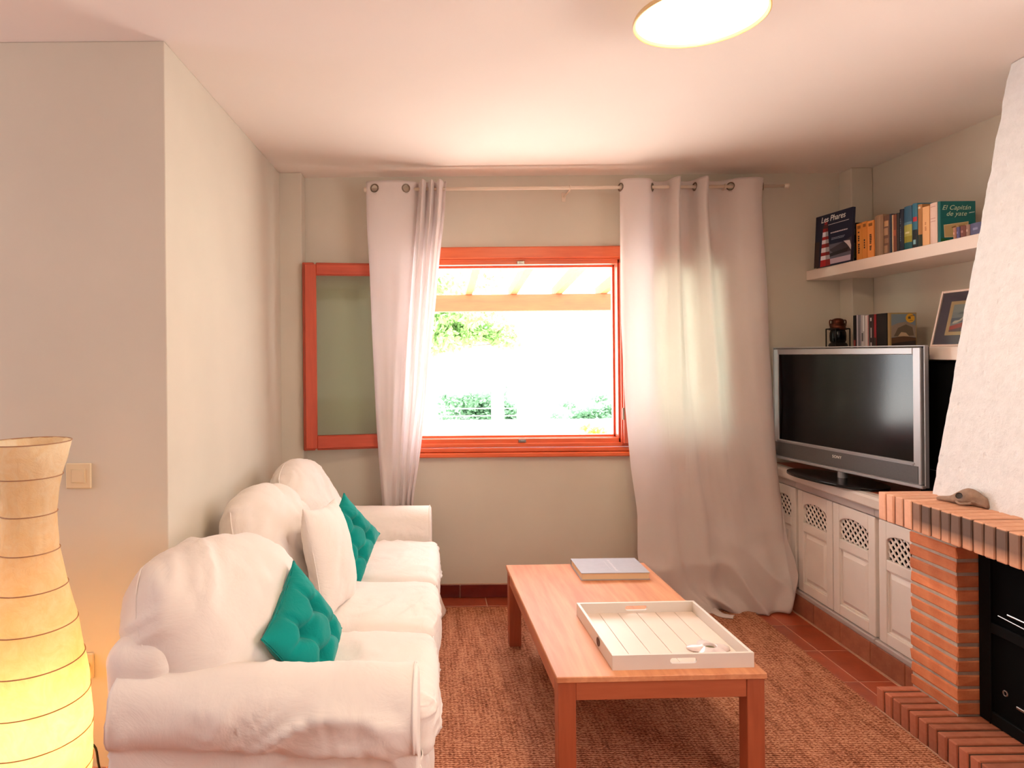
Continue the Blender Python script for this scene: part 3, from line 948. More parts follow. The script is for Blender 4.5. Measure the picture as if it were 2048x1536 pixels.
# ================================================================== BOOKS
def book(label, y_far, t, h, d, xs, z, cover, pages=(226, 206, 176), group='books on the upper shelf', marks=None, name='book', lean=0.0, soft=False, cat='book', lab=True):
    """upright book, spine towards the room (-x); y_far = its far side, t = thickness"""
    b = thing(name, label, cat, (xs, y_far - t / 2, z), -PI / 2, group)
    if lean: b.rotation_euler = (0, 0, -PI / 2 + lean)
    bt = min(0.003, t * 0.14)
    c = MB()
    hx = t / 2 - 0.0004
    # spine slightly rounded
    n = 6
    sp = [(-hx + 2 * hx * k / n, -0.006 * math.sin(PI * k / n) if not soft else -0.001) for k in range(n + 1)]
    outer = sp + [(hx, d)] + [(hx - bt, d)] + [(hx - bt, 0.004), (-hx + bt, 0.004), (-hx + bt, d), (-hx, d)]
    c.prism(outer, 'z', 0, h)
    obj('cover', c, flat(cover, 0.55, 'book_cover'), b)
    obj('pages', MB().box(-hx + bt, hx - bt, 0.0045, d - 0.004, 0.003, h - 0.003), flat(pages, 0.9, 'book_pages'), b)
    if marks:
        m = MB(); ms = []
        for (f0, f1, w0, w1, colr) in marks:        # fractions of height and width
            if colr not in ms: ms.append(colr)
            xa, xb = -hx + 2 * hx * w0, -hx + 2 * hx * w1
            nn = 4
            for k in range(nn):
                p0, p1 = xa + (xb - xa) * k / nn, xa + (xb - xa) * (k + 1) / nn
                yy = lambda x: (-0.0062 * math.sin(PI * (x + hx) / (2 * hx)) - 0.0004) if not soft else -0.0016
                m.add([(p0, yy(p0), f0 * h), (p1, yy(p1), f0 * h), (p1, yy(p1), f1 * h), (p0, yy(p0), f1 * h)], [(0, 1, 2, 3)], ms.index(colr))
        obj('spine_print', m, [flat(q, 0.6, 'print_ink') for q in ms], b, fix=False)
    return b
ZS = 1.957
def Y(px, x): return F * x / un(px, 470)[0]
XS = 2.335
def shelf_book(label, pl_, pr, top, cover, marks=None, xs=XS, d=0.15, z=ZS, **kw):
    ya, yb = Y(pl_, xs), Y(pr, xs)
    zt = on_x((pl_ + pr) / 2, top, xs).z
    return book(label, ya - 0.0003, ya - yb - 0.0006, max(0.05, zt - z), d, xs, z, cover, marks=marks, **kw)
def letters(f0, f1, w0, w1, col, n=9, seed=1):
    r = random.Random(seed); out = []; f = f0; st_ = (f1 - f0) / n
    for k in range(n):
        if r.random() < 0.85:
            out.append((f, f + st_ * 0.7, w0, w1 - r.random() * (w1 - w0) * 0.3, col))
        f += st_
    return out
BK = (36, 30, 30)
shelf_book('black-spined book right behind the lighthouse cover', 1707.5, 1713, 446, (26, 28, 24), xs=2.36, marks=[(0.12, 0.5, .2, .8, (120, 128, 84)), (0.7, 0.85, .2, .8, (140, 140, 110))])
Yl = (232, 152, 72)
shelf_book('slim yellow paperback, farthest of the three yellow ones', 1713, 1724, 447, Yl, letters(.2, .8, .3, .65, BK, 11, 3) + [(.86, .94, .2, .8, (150, 90, 40))], soft=True)
shelf_book('yellow paperback in the middle of the three yellow ones', 1724.5, 1734.5, 443, (226, 144, 66), letters(.3, .62, .35, .65, BK, 5, 5) + [(.86, .94, .2, .8, (150, 90, 40))], soft=True)
shelf_book('bright orange-yellow paperback, nearest of the three yellow ones', 1735, 1748, 441.5, (244, 160, 84), letters(.22, .7, .35, .7, BK, 11, 8) + [(.86, .94, .2, .8, (150, 90, 40))], soft=True)
shelf_book('wide beige-grey book with plain spine beside the yellow ones', 1749.5, 1766.5, 430.5, (158, 128, 100), [(.03, .97, .30, .34, (128, 100, 78)), (.03, .97, .66, .70, (186, 158, 122)), (.03, .97, .9, .94, (120, 92, 74))], d=0.17)
shelf_book('brown book with a mottled picture spine', 1767, 1779, 431, (112, 78, 60), [(.5, .68, .15, .85, (178, 140, 106)), (.30, .42, .3, .9, (150, 112, 84)), (.72, .86, .3, .9, (196, 152, 106)), (.05, .24, .2, .8, (168, 128, 96))], d=0.165)
shelf_book('thin dark blue book before the white and rust spine', 1779.5, 1783.5, 428, (36, 40, 56))
shelf_book('book with a white and rust-brown striped spine', 1784, 1793.5, 429.5, (120, 60, 36), [(0, 1, 0.02, .35, (222, 214, 186)), (0, 1, .35, .6, (214, 160, 120)), (.45, .6, .6, .9, (170, 84, 50))])
shelf_book('dark book wedged between the rust spine and the navy book', 1794, 1799, 426, (34, 26, 24))
shelf_book('navy blue book with small silver spine lettering', 1799.5, 1808, 418.5, (18, 26, 44), letters(.15, .8, .3, .6, (110, 120, 136), 13, 2), d=0.17)
shelf_book('tall blue book with a yellow picture on its spine', 1808.5, 1824.5, 412.5, (46, 92, 120), [(.0, .18, 0, 1, (18, 84, 88)), (.18, .32, 0, 1, (150, 140, 40)), (.32, .58, 0, 1, (176, 170, 80)), (.58, .64, 0, 1, (94, 140, 160)), (.38, .42, .2, .8, (222, 216, 160))], d=0.18)
shelf_book('blue and black book with a red mark on its spine', 1825, 1835.5, 407, (52, 120, 146), [(0, .42, 0, 1, (22, 30, 34)), (.10, .2, .3, .8, (140, 190, 196)), (.60, .70, .3, .95, (196, 50, 60))], d=0.18)
shelf_book('tan book with a dark green foot on its spine', 1836, 1845, 409, (178, 124, 70), [(0, .30, 0, 1, (36, 44, 26)), (.9, .95, .2, .8, (226, 210, 180))])
shelf_book('pale orange paperback with faint spine lettering', 1845.5, 1859.5, 413, (246, 190, 134), letters(.4, .62, .35, .6, (206, 130, 84), 6, 4), soft=True)
shelf_book('pinkish white hardback beside the teal book', 1860.5, 1875, 406, (240, 206, 190), [(.55, .57, .15, .85, (214, 164, 150)), (.9, .92, .15, .85, (214, 164, 150)), (.62, .64, .15, .85, (214, 164, 150))])

# teal yachting book: last of the row, its cover turned to the camera
ya = Y(1876.5, XS); xs = XS
tb = book('teal book with white title lettering and a map on its cover', ya, 0.016, on_x(1876, 404, XS).z - ZS, 0.158, XS, ZS, (0, 104, 104))
hh = on_x(1876, 404, XS).z - ZS
def cover_print(parent, side_x, d0, h, polys, name='cover_print'):
    """flat print on the +X board of a book; polys: list of (points in (0..1 along depth, 0..1 up), colour)"""
    m = MB(); ms = []
    for k, (pts, colr) in enumerate(polys):
        if colr not in ms: ms.append(colr)
        m.add([(side_x + 0.0002 + 0.00012 * k, d0 * u, h * v) for u, v in pts], [tuple(range(len(pts)))], ms.index(colr))
    return obj(name, m, [flat(q, 0.6, 'print_ink') for q in ms], parent, fix=False)
cover_print(tb, 0.0076, 0.158, hh, [([(0, 0), (0.95, 0), (0, 0.13)], (30, 96, 40)),
    ([(.10, .14), (.76, .16), (.80, .52), (.08, .44)], (222, 200, 150)), ([(.12, .16), (.74, .18), (.78, .50), (.10, .42)], (206, 176, 122)),
    ([(.3, .38), (.42, .42), (.45, .40), (.33, .36)], (150, 104, 70)), ([(.5, .42), (.7, .44), (.68, .40), (.52, .39)], (160, 112, 76)),
    ([(.36, .22), (.40, .32), (.42, .30), (.39, .22)], (130, 90, 64)), ([(.5, .25), (.6, .33), (.62, .31), (.53, .23)], (150, 104, 70)),
    ([(.04, .60), (.70, .64), (.70, .645), (.04, .605)], (0, 74, 78)), ([(.80, .71), (.97, .735), (.97, .75), (.82, .73)], (226, 236, 226))])
# text lies in the YZ plane facing +X; reading direction +Y (depth)
Rt = Matrix(((0, 0, 1, 0), (1, 0, 0, 0), (0, 1, 0, 0), (0, 0, 0, 1)))
text_mesh('El Capitán', 0.030, Matrix.Translation((0.0086, 0.070, hh * 0.845)) @ Rt, flat((206, 226, 196)), 'title', tb, 0.35, space=1.05)
text_mesh('de yate', 0.030, Matrix.Translation((0.0086, 0.070, hh * 0.70)) @ Rt, flat((206, 226, 196)), 'title', tb, 0.35, space=1.05)

# row of small books in front
minis = [(1907, 1913, 459, (176, 120, 96), 'tiny tan book, farthest in the row of tiny books'), (1913.5, 1920, 458, (88, 84, 130), 'tiny violet-blue book second in the row of tiny books'),
         (1920.5, 1932, 456, (120, 66, 56), 'tiny dark brown-red book in the row of tiny books'), (1932.5, 1940, 454, (158, 120, 104), 'tiny beige book beside the slate one'),
         (1940.5, 1966, 451, (84, 84, 116), 'wider slate-blue small book at the chimney end of the upper shelf')]
for a, b, tp, c, lb in minis:
    shelf_book(lb, a, b, tp, c, xs=2.312, d=0.05, group='tiny books on the upper shelf', marks=[(.4, .6, .3, .7, tuple(min(255, v + 50) for v in c))])

# lighthouse magazine-format book, cover to the room
a = on_z(1628, 537, ZS); b = on_z(1701, 523, ZS)
wd = (b - a).length; an = math.atan2((b - a).y, (b - a).x)
lb = thing('book', 'large navy book with a red and white lighthouse on its cover', 'book', ((a.x + b.x) / 2, (a.y + b.y) / 2, ZS + 0.0005), an, 'books on the upper shelf')
print('phares width', wd, a, b)
LH = 0.298
lean = Matrix.Rotation(math.radians(-3), 4, 'X')
def lp(mb): return mb.xf(lean)
obj('cover', lp(MB().bbox(-wd / 2, wd / 2, 0.0, 0.003, 0, LH, 0.0006).bbox(-wd / 2, wd / 2, 0.015, 0.018, 0, LH, 0.0006).bbox(wd / 2 - 0.003, wd / 2, 0.003, 0.015, 0, LH, 0.0006)), flat((20, 26, 52)), lb)
obj('pages', lp(MB().box(-wd / 2 + 0.004, wd / 2 - 0.003, 0.003, 0.015, 0.004, LH - 0.004)), flat((226, 206, 176)), lb)
def fprint(parent, w, h, y, polys, name='cover_print', M4=None):
    m = MB(); ms = []
    for k, (pts, colr) in enumerate(polys):
        if colr not in ms: ms.append(colr)
        m.add([(-w / 2 + w * u, y - 0.00012 * k, h * v) for u, v in pts], [tuple(range(len(pts)))], ms.index(colr))
    if M4 is not None: m.xf(M4)
    return obj(name, m, [flat(q, 0.5, 'print_ink') for q in ms], parent, fix=False)
def R_(x0, x1, y0, y1, sk_=0.0): return [(x0, y0), (x1, y0 + sk_), (x1, y1 + sk_), (x0, y1)]
po = [(R_(0, .14, 0, .5), (48, 28, 30)), (R_(.38, 1, .10, .40), (96, 92, 106)), ([(.42, .30), (.80, .40), (1, .46), (1, .20), (.6, .18)], (58, 54, 62)),
      ([(.80, .41), (.96, .40), (1, .30), (1, .22), (.9, .33)], (206, 196, 200)), (R_(.42, 1.0, .02, .12, 0.01), (186, 164, 178)), ([(.4, .22), (.95, .28), (.9, .20), (.4, .16)], (30, 26, 34)),
      (R_(.26, .34, .80, .86), (150, 26, 30)), (R_(.22, .38, .73, .80), (30, 18, 24)), (R_(.24, .36, .75, .79), (74, 22, 28))]
bands = [(0, .125, (170, 14, 22)), (.125, .205, (226, 214, 220)), (.205, .27, (150, 10, 18)), (.27, .36, (226, 214, 220)), (.36, .435, (150, 10, 18)), (.435, .51, (226, 214, 222)), (.51, .57, (166, 16, 24)), (.57, .66, (226, 214, 222)), (.66, .73, (160, 14, 22))]
for z0_, z1_, c in bands:
    xa = lambda z: .18 + .055 * z / .73; xb = lambda z: .47 - .10 * z / .73
    po.append(([(xa(z0_), z0_), (xb(z0_), z0_), (xb(z1_), z1_), (xa(z1_), z1_)], c))
    xm = lambda z: xa(z) + (xb(z) - xa(z)) * 0.55
    dk = tuple(int(v * 0.72) for v in c)
    po.append(([(xm(z0_), z0_), (xb(z0_), z0_), (xb(z1_), z1_), (xm(z1_), z1_)], dk))
for (x0, x1, zz, th, c) in ((.38, .94, .775, .012, (214, 208, 210)), (.46, .92, .60, .022, (214, 200, 204)), (.50, .86, .50, .012, (150, 156, 172)), (.50, .84, .475, .012, (150, 156, 172))):
    x = x0; r = random.Random(int(zz * 1000))
    while x < x1:
        w_ = r.uniform(.02, .045); po.append((R_(x, min(x1, x + w_), zz, zz + th), c)); x += w_ + .008
fprint(lb, wd, LH, -0.0003, po, M4=lean)
text_mesh('Les Phares', 0.047, lean @ Matrix.Translation((0.002, -0.0042, LH * 0.895)) @ Matrix.Rotation(PI / 2, 4, 'X'), flat((244, 240, 236)), 'title', lb, 0.18, space=0.98)

# ------------------------------------------------------------------ lower shelf
ZL = 1.488
def low(label, a, b, top, c, marks=None, cat='case', name='disc_case', d=0.135, **kw):
    return shelf_book(label, a, b, top, c, marks, xs=2.35, d=d, z=ZL, name=name, cat=cat, group='disc cases on the lower shelf', soft=True, pages=(30, 30, 32), **kw)
low('thin black disc case with a red foot, farthest of the row', 1705, 1711, 631, (14, 10, 12), [(.02, .24, .2, .8, (150, 60, 60))])
low('silver disc case with grey streaks beside the black one', 1711.5, 1720, 630, (150, 144, 152), [(.0, 1, .1, .3, (206, 200, 208)), (0, 1, .6, .75, (70, 66, 74))])
low('pale silver disc case with a dark motif', 1720.5, 1728, 630, (186, 180, 180), [(.2, .45, .2, .6, (90, 90, 92)), (.5, .98, .6, .9, (232, 230, 230))])
low('whitish disc case left of the red-edged ones', 1728.5, 1736, 631, (214, 202, 198), [(.0, 1, .82, 1, (170, 40, 50))])
low('dark disc case with white dots beside the red strip', 1736.5, 1746, 629, (54, 40, 42), [(.8, .9, .3, .6, (200, 196, 196)), (.3, .6, .35, .6, (190, 180, 180)), (.05, .16, .3, .6, (190, 180, 180))])
low('narrow red and black disc case', 1746.5, 1751, 628.5, (150, 20, 32), [(0, .3, 0, 1, (50, 40, 32))])
low('thick all-black disc box', 1751.5, 1773, 627, (8, 6, 7))
ya = Y(1774, 2.35); hd = on_x(1774, 626, 2.35).z - ZL
dv = book('disc case with a misty tree landscape cover and yellow round sticker', ya, 0.016, hd, 0.135, 2.35, ZL, (160, 132, 84), group='disc cases on the lower shelf', name='disc_case', cat='case', soft=True)
circ = [(.76 + .17 * math.cos(t), .84 + .13 * math.sin(t)) for t in [2 * PI * k / 20 for k in range(20)]]
cover_print(dv, 0.0076, 0.135, hd, [(R_(.05, .97, .02, .96), (116, 130, 138)), ([(.05, .3), (.97, .3), (.97, .62), (.6, .74), (.3, .70), (.05, .62)], (140, 124, 112)),
    ([(.14, .32), (.9, .34), (.84, .58), (.6, .66), (.3, .56)], (92, 82, 66)), ([(.3, .32), (.72, .32), (.6, .42), (.42, .44)], (190, 162, 130)),
    ([(.05, .02), (.97, .02), (.97, .28), (.5, .32), (.05, .28)], (84, 56, 34)), ([(.05, .02), (.97, .02), (.97, .2), (.3, .14), (.05, .10)], (34, 24, 18)),
    (circ, (216, 160, 40)), (R_(.68, .78, .82, .88), (60, 50, 40)), ([(.7, .90), (.92, .93), (.92, .915), (.7, .885)], (70, 54, 36)), (R_(.74, .86, .77, .785), (120, 80, 30))])

# lantern
lx, ly = 2.385, Y(1674, 2.385)
copper = simple('dark_copper', (92, 48, 32), 0.35, 0.2, 20, metal=0.8)
iron = simple('blackened_iron', (30, 24, 20), 0.5, 0.1, metal=0.5)
ln = thing('lantern', 'small dark copper ship lantern standing on the lower shelf', 'lantern', (lx, ly, ZL), 0.15)
obj('base', MB().bbox(-.048, .048, -.042, .042, 0, .010, .002).lathe([(.0, .010), (.046, .010), (.050, .016), (.044, .028), (.036, .034), (.0, .034)], 28), iron, ln, smooth=False)
cg = MB()
for sx in (-1, 1):
    for sy in (-1, 1):
        cg.tube([(sx * .045, sy * .038, .01), (sx * .045, sy * .038, .112)], .0035, 8)
    cg.tube([(sx * .045, -.038, .112), (sx * .045, .038, .112)], .0035, 8)
for sy in (-1, 1):
    cg.tube([(-.045, sy * .038, .112), (.045, sy * .038, .112)], .0035, 8)
cg.bbox(-.045, .045, -.012, .012, .108, .114, .001).bbox(-.012, .012, -.038, .038, .108, .114, .001)
obj('cage', cg, iron, ln)
obj('glass_chimney', MB().lathe([(.037, .034), (.042, .045), (.043, .07), (.042, .09), (.037, .105)], 28), M['dark_glass'], ln, smooth=True)
obj('burner', MB().lathe([(.0, .03), (.02, .034), (.024, .045), (.0, .052)], 20), copper, ln, smooth=True)
cp = MB().lathe([(.0, .105), (.045, .105), (.047, .112), (.040, .120), (.038, .135), (.042, .139), (.040, .143), (.033, .147), (.034, .158), (.028, .168), (.014, .174), (.0, .175)], 28)
obj('cap', cp, copper, ln, smooth=True)
for sx in (-1, 1):
    hd_ = smoothline([(sx * .034, 0, .160), (sx * .050, 0, .163), (sx * .053, 0, .145), (sx * .048, 0, .125), (sx * .040, 0, .122)], 12)
    obj('handle', MB().tube([tuple(q) for q in hd_], .0035, 8), copper, ln, smooth=True)

# framed sail picture leaning on the lower shelf
bl = on_x(1859, 691, 2.335)
fw, fh = 0.34, 0.262
fm = thing('picture_frame', 'leaning framed picture of a white sail above red water', 'picture', (2.335, bl.y - fw / 2, ZL + 0.0015), -PI / 2)
tilt = Matrix.Rotation(math.radians(-13), 4, 'X')
fb_ = frame_boxes(MB(), -fw / 2, fw / 2, 0, fh, .010, .010, .010, .010, 0, .014, .002).xf(tilt)
obj('frame', fb_, flat((222, 196, 184)), fm)
obj('back', MB().box(-fw / 2 + .009, fw / 2 - .009, .006, .012, .009, fh - .009).xf(tilt), flat((30, 30, 60)), fm)
sail = [(.30, .40), (.36, .41), (.44, .45), (.50, .56), (.53, .70), (.50, .60), (.46, .52), (.40, .46), (.33, .455), (.30, .43)]
fprint(fm, fw, fh, .0055, [(R_(.035, .965, .045, .955), (44, 42, 86)), (R_(.20, .80, .20, .80), (226, 190, 142)), (R_(.26, .74, .26, .74), (146, 160, 172)),
    ([(.26, .60), (.74, .64), (.74, .74), (.26, .74)], (160, 172, 180)), ([(.26, .42), (.74, .42), (.74, .52), (.26, .50)], (86, 104, 140)), ([(.34, .56), (.74, .60), (.74, .63), (.4, .60)], (110, 124, 142)),
    ([(.26, .26), (.74, .26), (.74, .48), (.60, .47), (.44, .41), (.26, .36)], (190, 16, 30)), ([(.26, .26), (.74, .26), (.74, .38), (.44, .33), (.26, .29)], (84, 36, 70)), ([(.26, .26), (.74, .26), (.74, .30), (.5, .28)], (36, 20, 30)), (sail, (240, 232, 224))],
    'picture_print', tilt)
obj('glazing', MB().box(-fw / 2 + .01, fw / 2 - .01, .0015, .0025, .01, fh - .01).xf(tilt), M['clear'], fm)

# driftwood-like skull on the mantel
sp0, sp1 = on_z(1874, 998, .90), on_z(1976, 1017, .90)
dr = (sp1 - sp0); L_ = Vector((dr.x, dr.y)).length
print('skull', sp0, sp1, L_)
sk_ = thing('animal_skull', 'small grey-brown weathered animal skull lying on the brick mantel', 'skull', ((sp0.x + sp1.x) / 2, (sp0.y + sp1.y) / 2, .8985), math.atan2(dr.y, dr.x))
bone = simple('weathered_bone', (150, 122, 104), 0.8, 0.2, 40, 0.5, 90, 0.003)
def skull():
    n, m = 36, 20
    prof = smoothline([(-.5, .004, .006), (-.42, .012, .010), (-.25, .018, .014), (-.12, .026, .022), (0.0, .040, .032), (.12, .046, .038), (.26, .042, .036), (.38, .032, .028), (.46, .026, .022), (.5, .012, .010)], n)
    P = []
    for (t, w, h) in prof:
        row = []
        for k in range(m):
            a_ = 2 * PI * k / m
            y_, z_ = w * math.cos(a_), h * math.sin(a_)
            z_ = z_ * (1.0 if z_ > 0 else 0.55)
            row.append((t * L_, y_ * 0.8, z_ * 1.05 + h * 0.6))
        P.append(row)
    mb = MB().grid(P, closed_u=True)
    mb.f.append(tuple(range(m))); mb.mi.append(0)
    mb.f.append(tuple((n - 1) * m + k for k in range(m))); mb.mi.append(0)
    o = obj('cranium', mb, bone, sk_, smooth=True)
    def fn(co, nr):
        d = 0
        for (sx, sy, sz, r, amp) in ((.06 * L_, -.034, .040, .017, .018), (.06 * L_, .034, .040, .017, .018), (.30 * L_, -.03, .018, .022, .016)):
            q = (Vector((sx, sy, sz)) - co).length
            d -= amp * math.exp(-(q / r) ** 2)
        return nr * (d + noise.noise(co * 60) * .0012)
    displace(o.data, fn)
    for sy in (-1, 1):
        e = MB().lathe([(0.0, 0), (.009, .001), (.012, .004)], 14)
        e.xf(Matrix.Translation((.06 * L_, sy * .0295, .0345)) @ Matrix.Rotation(sy * -1.15, 4, 'X'))
        obj('eye_socket', e, flat((46, 34, 28)), sk_)
    obj('cheekbone', MB().tube([tuple(q) for q in smoothline([(.02 * L_, -.036, .014), (.12 * L_, -.048, .010), (.22 * L_, -.044, .012), (.30 * L_, -.034, .016)], 10)], .0045, 8), bone, sk_, smooth=True)
skull()

# ================================================================== RUG, TABLE, TRAY
rg = MB()
x0, x1, y0, y1 = -0.40, 1.822, 0.15, 3.900
n = 240
def wob(t, s): return 0.004 * noise.noise(Vector((t * 18, s, 0))) + 0.002 * noise.noise(Vector((t * 90, s, 3)))
ring_ = []
for k in range(n): ring_.append((x0 + (x1 - x0) * k / n, y0 + wob(k / n * 2, 1)))
for k in range(n): ring_.append((x1 + wob(k / n * 3, 2), y0 + (y1 - y0) * k / n))
for k in range(n): ring_.append((x1 + (x0 - x1) * k / n, y1 + wob(k / n * 2, 3)))
for k in range(n): ring_.append((x0 + wob(k / n, 4), y1 + (y0 - y1) * k / n))
rg.prism(ring_, 'z', 0.0006, 0.011)
rug = obj('rug', rg, M['rug'])
tag(rug, 'large brown woven jute rug under the coffee table', 'rug')

RT = 0.011
tbl = thing('coffee_table', 'low rectangular orange-brown wooden coffee table standing on the jute rug', 'table', (0.757, 2.843, RT), math.radians(1.4))
tw, tl, th = 0.354, 0.598, 0.389
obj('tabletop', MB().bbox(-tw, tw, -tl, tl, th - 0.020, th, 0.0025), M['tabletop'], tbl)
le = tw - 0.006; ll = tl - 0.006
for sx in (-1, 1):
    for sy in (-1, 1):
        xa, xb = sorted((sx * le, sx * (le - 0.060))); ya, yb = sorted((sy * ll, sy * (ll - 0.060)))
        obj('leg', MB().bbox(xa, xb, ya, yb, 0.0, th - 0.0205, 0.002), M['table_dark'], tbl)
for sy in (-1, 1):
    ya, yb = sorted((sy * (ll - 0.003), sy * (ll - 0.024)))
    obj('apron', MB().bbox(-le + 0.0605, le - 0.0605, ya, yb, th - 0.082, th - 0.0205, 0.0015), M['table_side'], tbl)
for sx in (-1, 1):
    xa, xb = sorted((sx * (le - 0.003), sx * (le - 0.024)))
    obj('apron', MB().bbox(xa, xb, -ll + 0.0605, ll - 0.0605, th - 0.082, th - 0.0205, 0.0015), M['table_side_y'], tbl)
TT = RT + th

tray = thing('tray', 'square cream wooden tray with slot handles lying on the coffee table', 'tray', (0.852, 2.532, TT + 0.0003), math.radians(1.6))
h2, wt, hz = 0.243, 0.011, 0.050
def slot_wall(sy):
    m = MB()
    s, zc, rr = 0.046, 0.028, 0.0095
    arc_t = [(-s + rr - rr * math.cos(a_), zc + rr * math.sin(a_)) for a_ in np.linspace(0, PI / 2, 6)] + [(s - rr + rr * math.sin(a_), zc + rr * math.cos(a_)) for a_ in np.linspace(0, PI / 2, 6)]
    arc_b = [(x, 2 * zc - z) for x, z in arc_t]
    ya, yb = sorted((sy * h2, sy * (h2 - wt)))
    m.prism([(-h2, zc)] + arc_t + [(h2, zc), (h2, hz), (-h2, hz)], 'y', ya, yb)
    m.prism([(-h2, zc)] + arc_b + [(h2, zc), (h2, 0), (-h2, 0)], 'y', ya, yb)
    return m
for sy in (-1, 1):
    obj('tray_side', slot_wall(sy), M['tray'], tray)
for sx in (-1, 1):
    xa, xb = sorted((sx * h2, sx * (h2 - wt)))
    obj('tray_side', MB().bbox(xa, xb, -h2 + wt + .0002, h2 - wt - .0002, 0, hz, 0.001), M['tray'], tray)
nb = 6; bw_ = (2 * h2 - 2 * wt) / nb
for k in range(nb):
    xa = -h2 + wt + k * bw_
    obj('board', MB().bbox(xa + 0.0009, xa + bw_ - 0.0009, -h2 + wt + .0005, h2 - wt - .0005, 0.004, 0.0095, 0.0008), M['tray_in'], tray)
obj('tray_base', MB().box(-h2 + wt, h2 - wt, -h2 + wt, h2 - wt, 0.0, 0.0045), flat((206, 176, 146)), tray)
kn = MB().lathe([(.0, .0), (.013, .0), (.016, .001), (.016, .003), (.012, .003), (.011, .0015), (.0, .0015)], 24).xf(Matrix.Translation((-h2, -0.075, .026)) @ Matrix.Rotation(-PI / 2, 4, 'Y'))
obj('round_inlay', kn, flat((96, 58, 44)), tray)['label'] = 'round brown inlay on the left side'

c = on_z(1421, 1302, TT + 0.012)
cd = thing('tealight_holder', 'small pearly star-shaped candle holder in the cream tray', 'candle holder', (c.x, c.y + 0.004, TT + 0.0105), 0.3)
P = []
for (r, z, am) in ((.019, .006, 0), (.021, .018, 0), (.0225, .021, 0), (.026, .020, .04), (.032, .016, .18), (.046, .011, .38), (.060, .004, .55), (.061, .001, .56), (.044, .002, .36), (.014, .002, 0)):
    row = []
    for k in range(80):
        t = 2 * PI * k / 80
        sh = 1 + am * (abs(math.cos(2.5 * t)) - 0.45)
        row.append((r * sh * math.cos(t), r * sh * math.sin(t), z + (0.006 * am * abs(math.cos(2.5 * t)) if z > .003 else 0)))
    P.append(row)
pearl = simple('pearly_shell', (226, 208, 204), 0.3, 0.05, 60, coat=0.4)
obj('dish', MB().grid(P, closed_u=True), pearl, cd, smooth=True)
obj('candle', MB().lathe([(.0, .011), (.0185, .011), (.0188, .004), (.0, .004)], 20), flat((110, 104, 70)), cd)

# book on the table
bb = thing('book', 'grey hardback book lying flat at the far end of the coffee table', 'book', (0.878, 3.300, TT + 0.0003), math.radians(0.6))
bw2, bd2 = 0.163, 0.114
gc = simple('grey_linen_cover', (168, 164, 170), 0.6, 0.03, 30, 0.15, 400, 0.0006)
obj('cover', MB().bbox(-bw2, bw2, -bd2, bd2, 0, 0.003, 0.0008).bbox(-bw2, bw2, -bd2, bd2, 0.032, 0.035, 0.0008).bbox(-bw2, bw2, bd2 - 0.003, bd2, 0.003, 0.032, 0.0008), gc, bb)
obj('pages', MB().bbox(-bw2 + 0.004, bw2 - 0.004, -bd2 + 0.004, bd2 - 0.003, 0.003, 0.032, 0.001), flat((222, 196, 156)), bb)
m = MB(); r = random.Random(4)
for (xc, y0_, y1_, w_) in ((0.016, -.085, .085, .012), (-0.008, -0.05, .07, .003)):
    yy = y1_
    while yy > y0_:
        s_ = r.uniform(.006, .012)
        m.box(xc + .006 * (yy) * 0 - w_ / 2, xc + w_ / 2 - r.random() * w_ * .3, yy - s_, yy, .0349, .0352); yy -= s_ + .004
obj('cover_lettering', m, flat((192, 186, 188)), bb)

# ================================================================== SOFA
def wrinkle(co, s=1.0, seed=0.0, ang=0.5, plane='xz'):
    """fold field: soft swells crossed by a few sharp creases, about -0.5..1"""
    x, y, z = co
    a, b, c_ = {'xz': (x, z, y), 'yz': (y, z, x), 'xy': (x, y, z)}[plane]
    w1 = noise.noise(Vector((a * 1.7 * s, b * 1.7 * s, seed)))
    ang = ang + w1 * 0.9
    ca, sa = math.cos(ang), math.sin(ang)
    p, q = a * ca + b * sa, -a * sa + b * ca
    n0 = noise.noise(Vector((p * 3 * s, q * 5 * s, c_ * 2 + seed + 4)))
    n1 = max(0.0, 1 - 3.6 * abs(noise.noise(Vector((p * 2.4 * s, q * 7.0 * s, c_ * 2.5 + seed))))) ** 1.3
    n2 = max(0.0, 1 - 3.6 * abs(noise.noise(Vector((p * 4.5 * s, q * 15 * s, c_ * 4 + seed + 9))))) ** 1.3
    m = max(0.0, 0.5 + 1.4 * noise.noise(Vector((a * 3 * s, b * 3 * s, seed + 20))))
    return 0.5 * n0 + 0.8 * n1 * m + 0.4 * n2 * m - 0.2

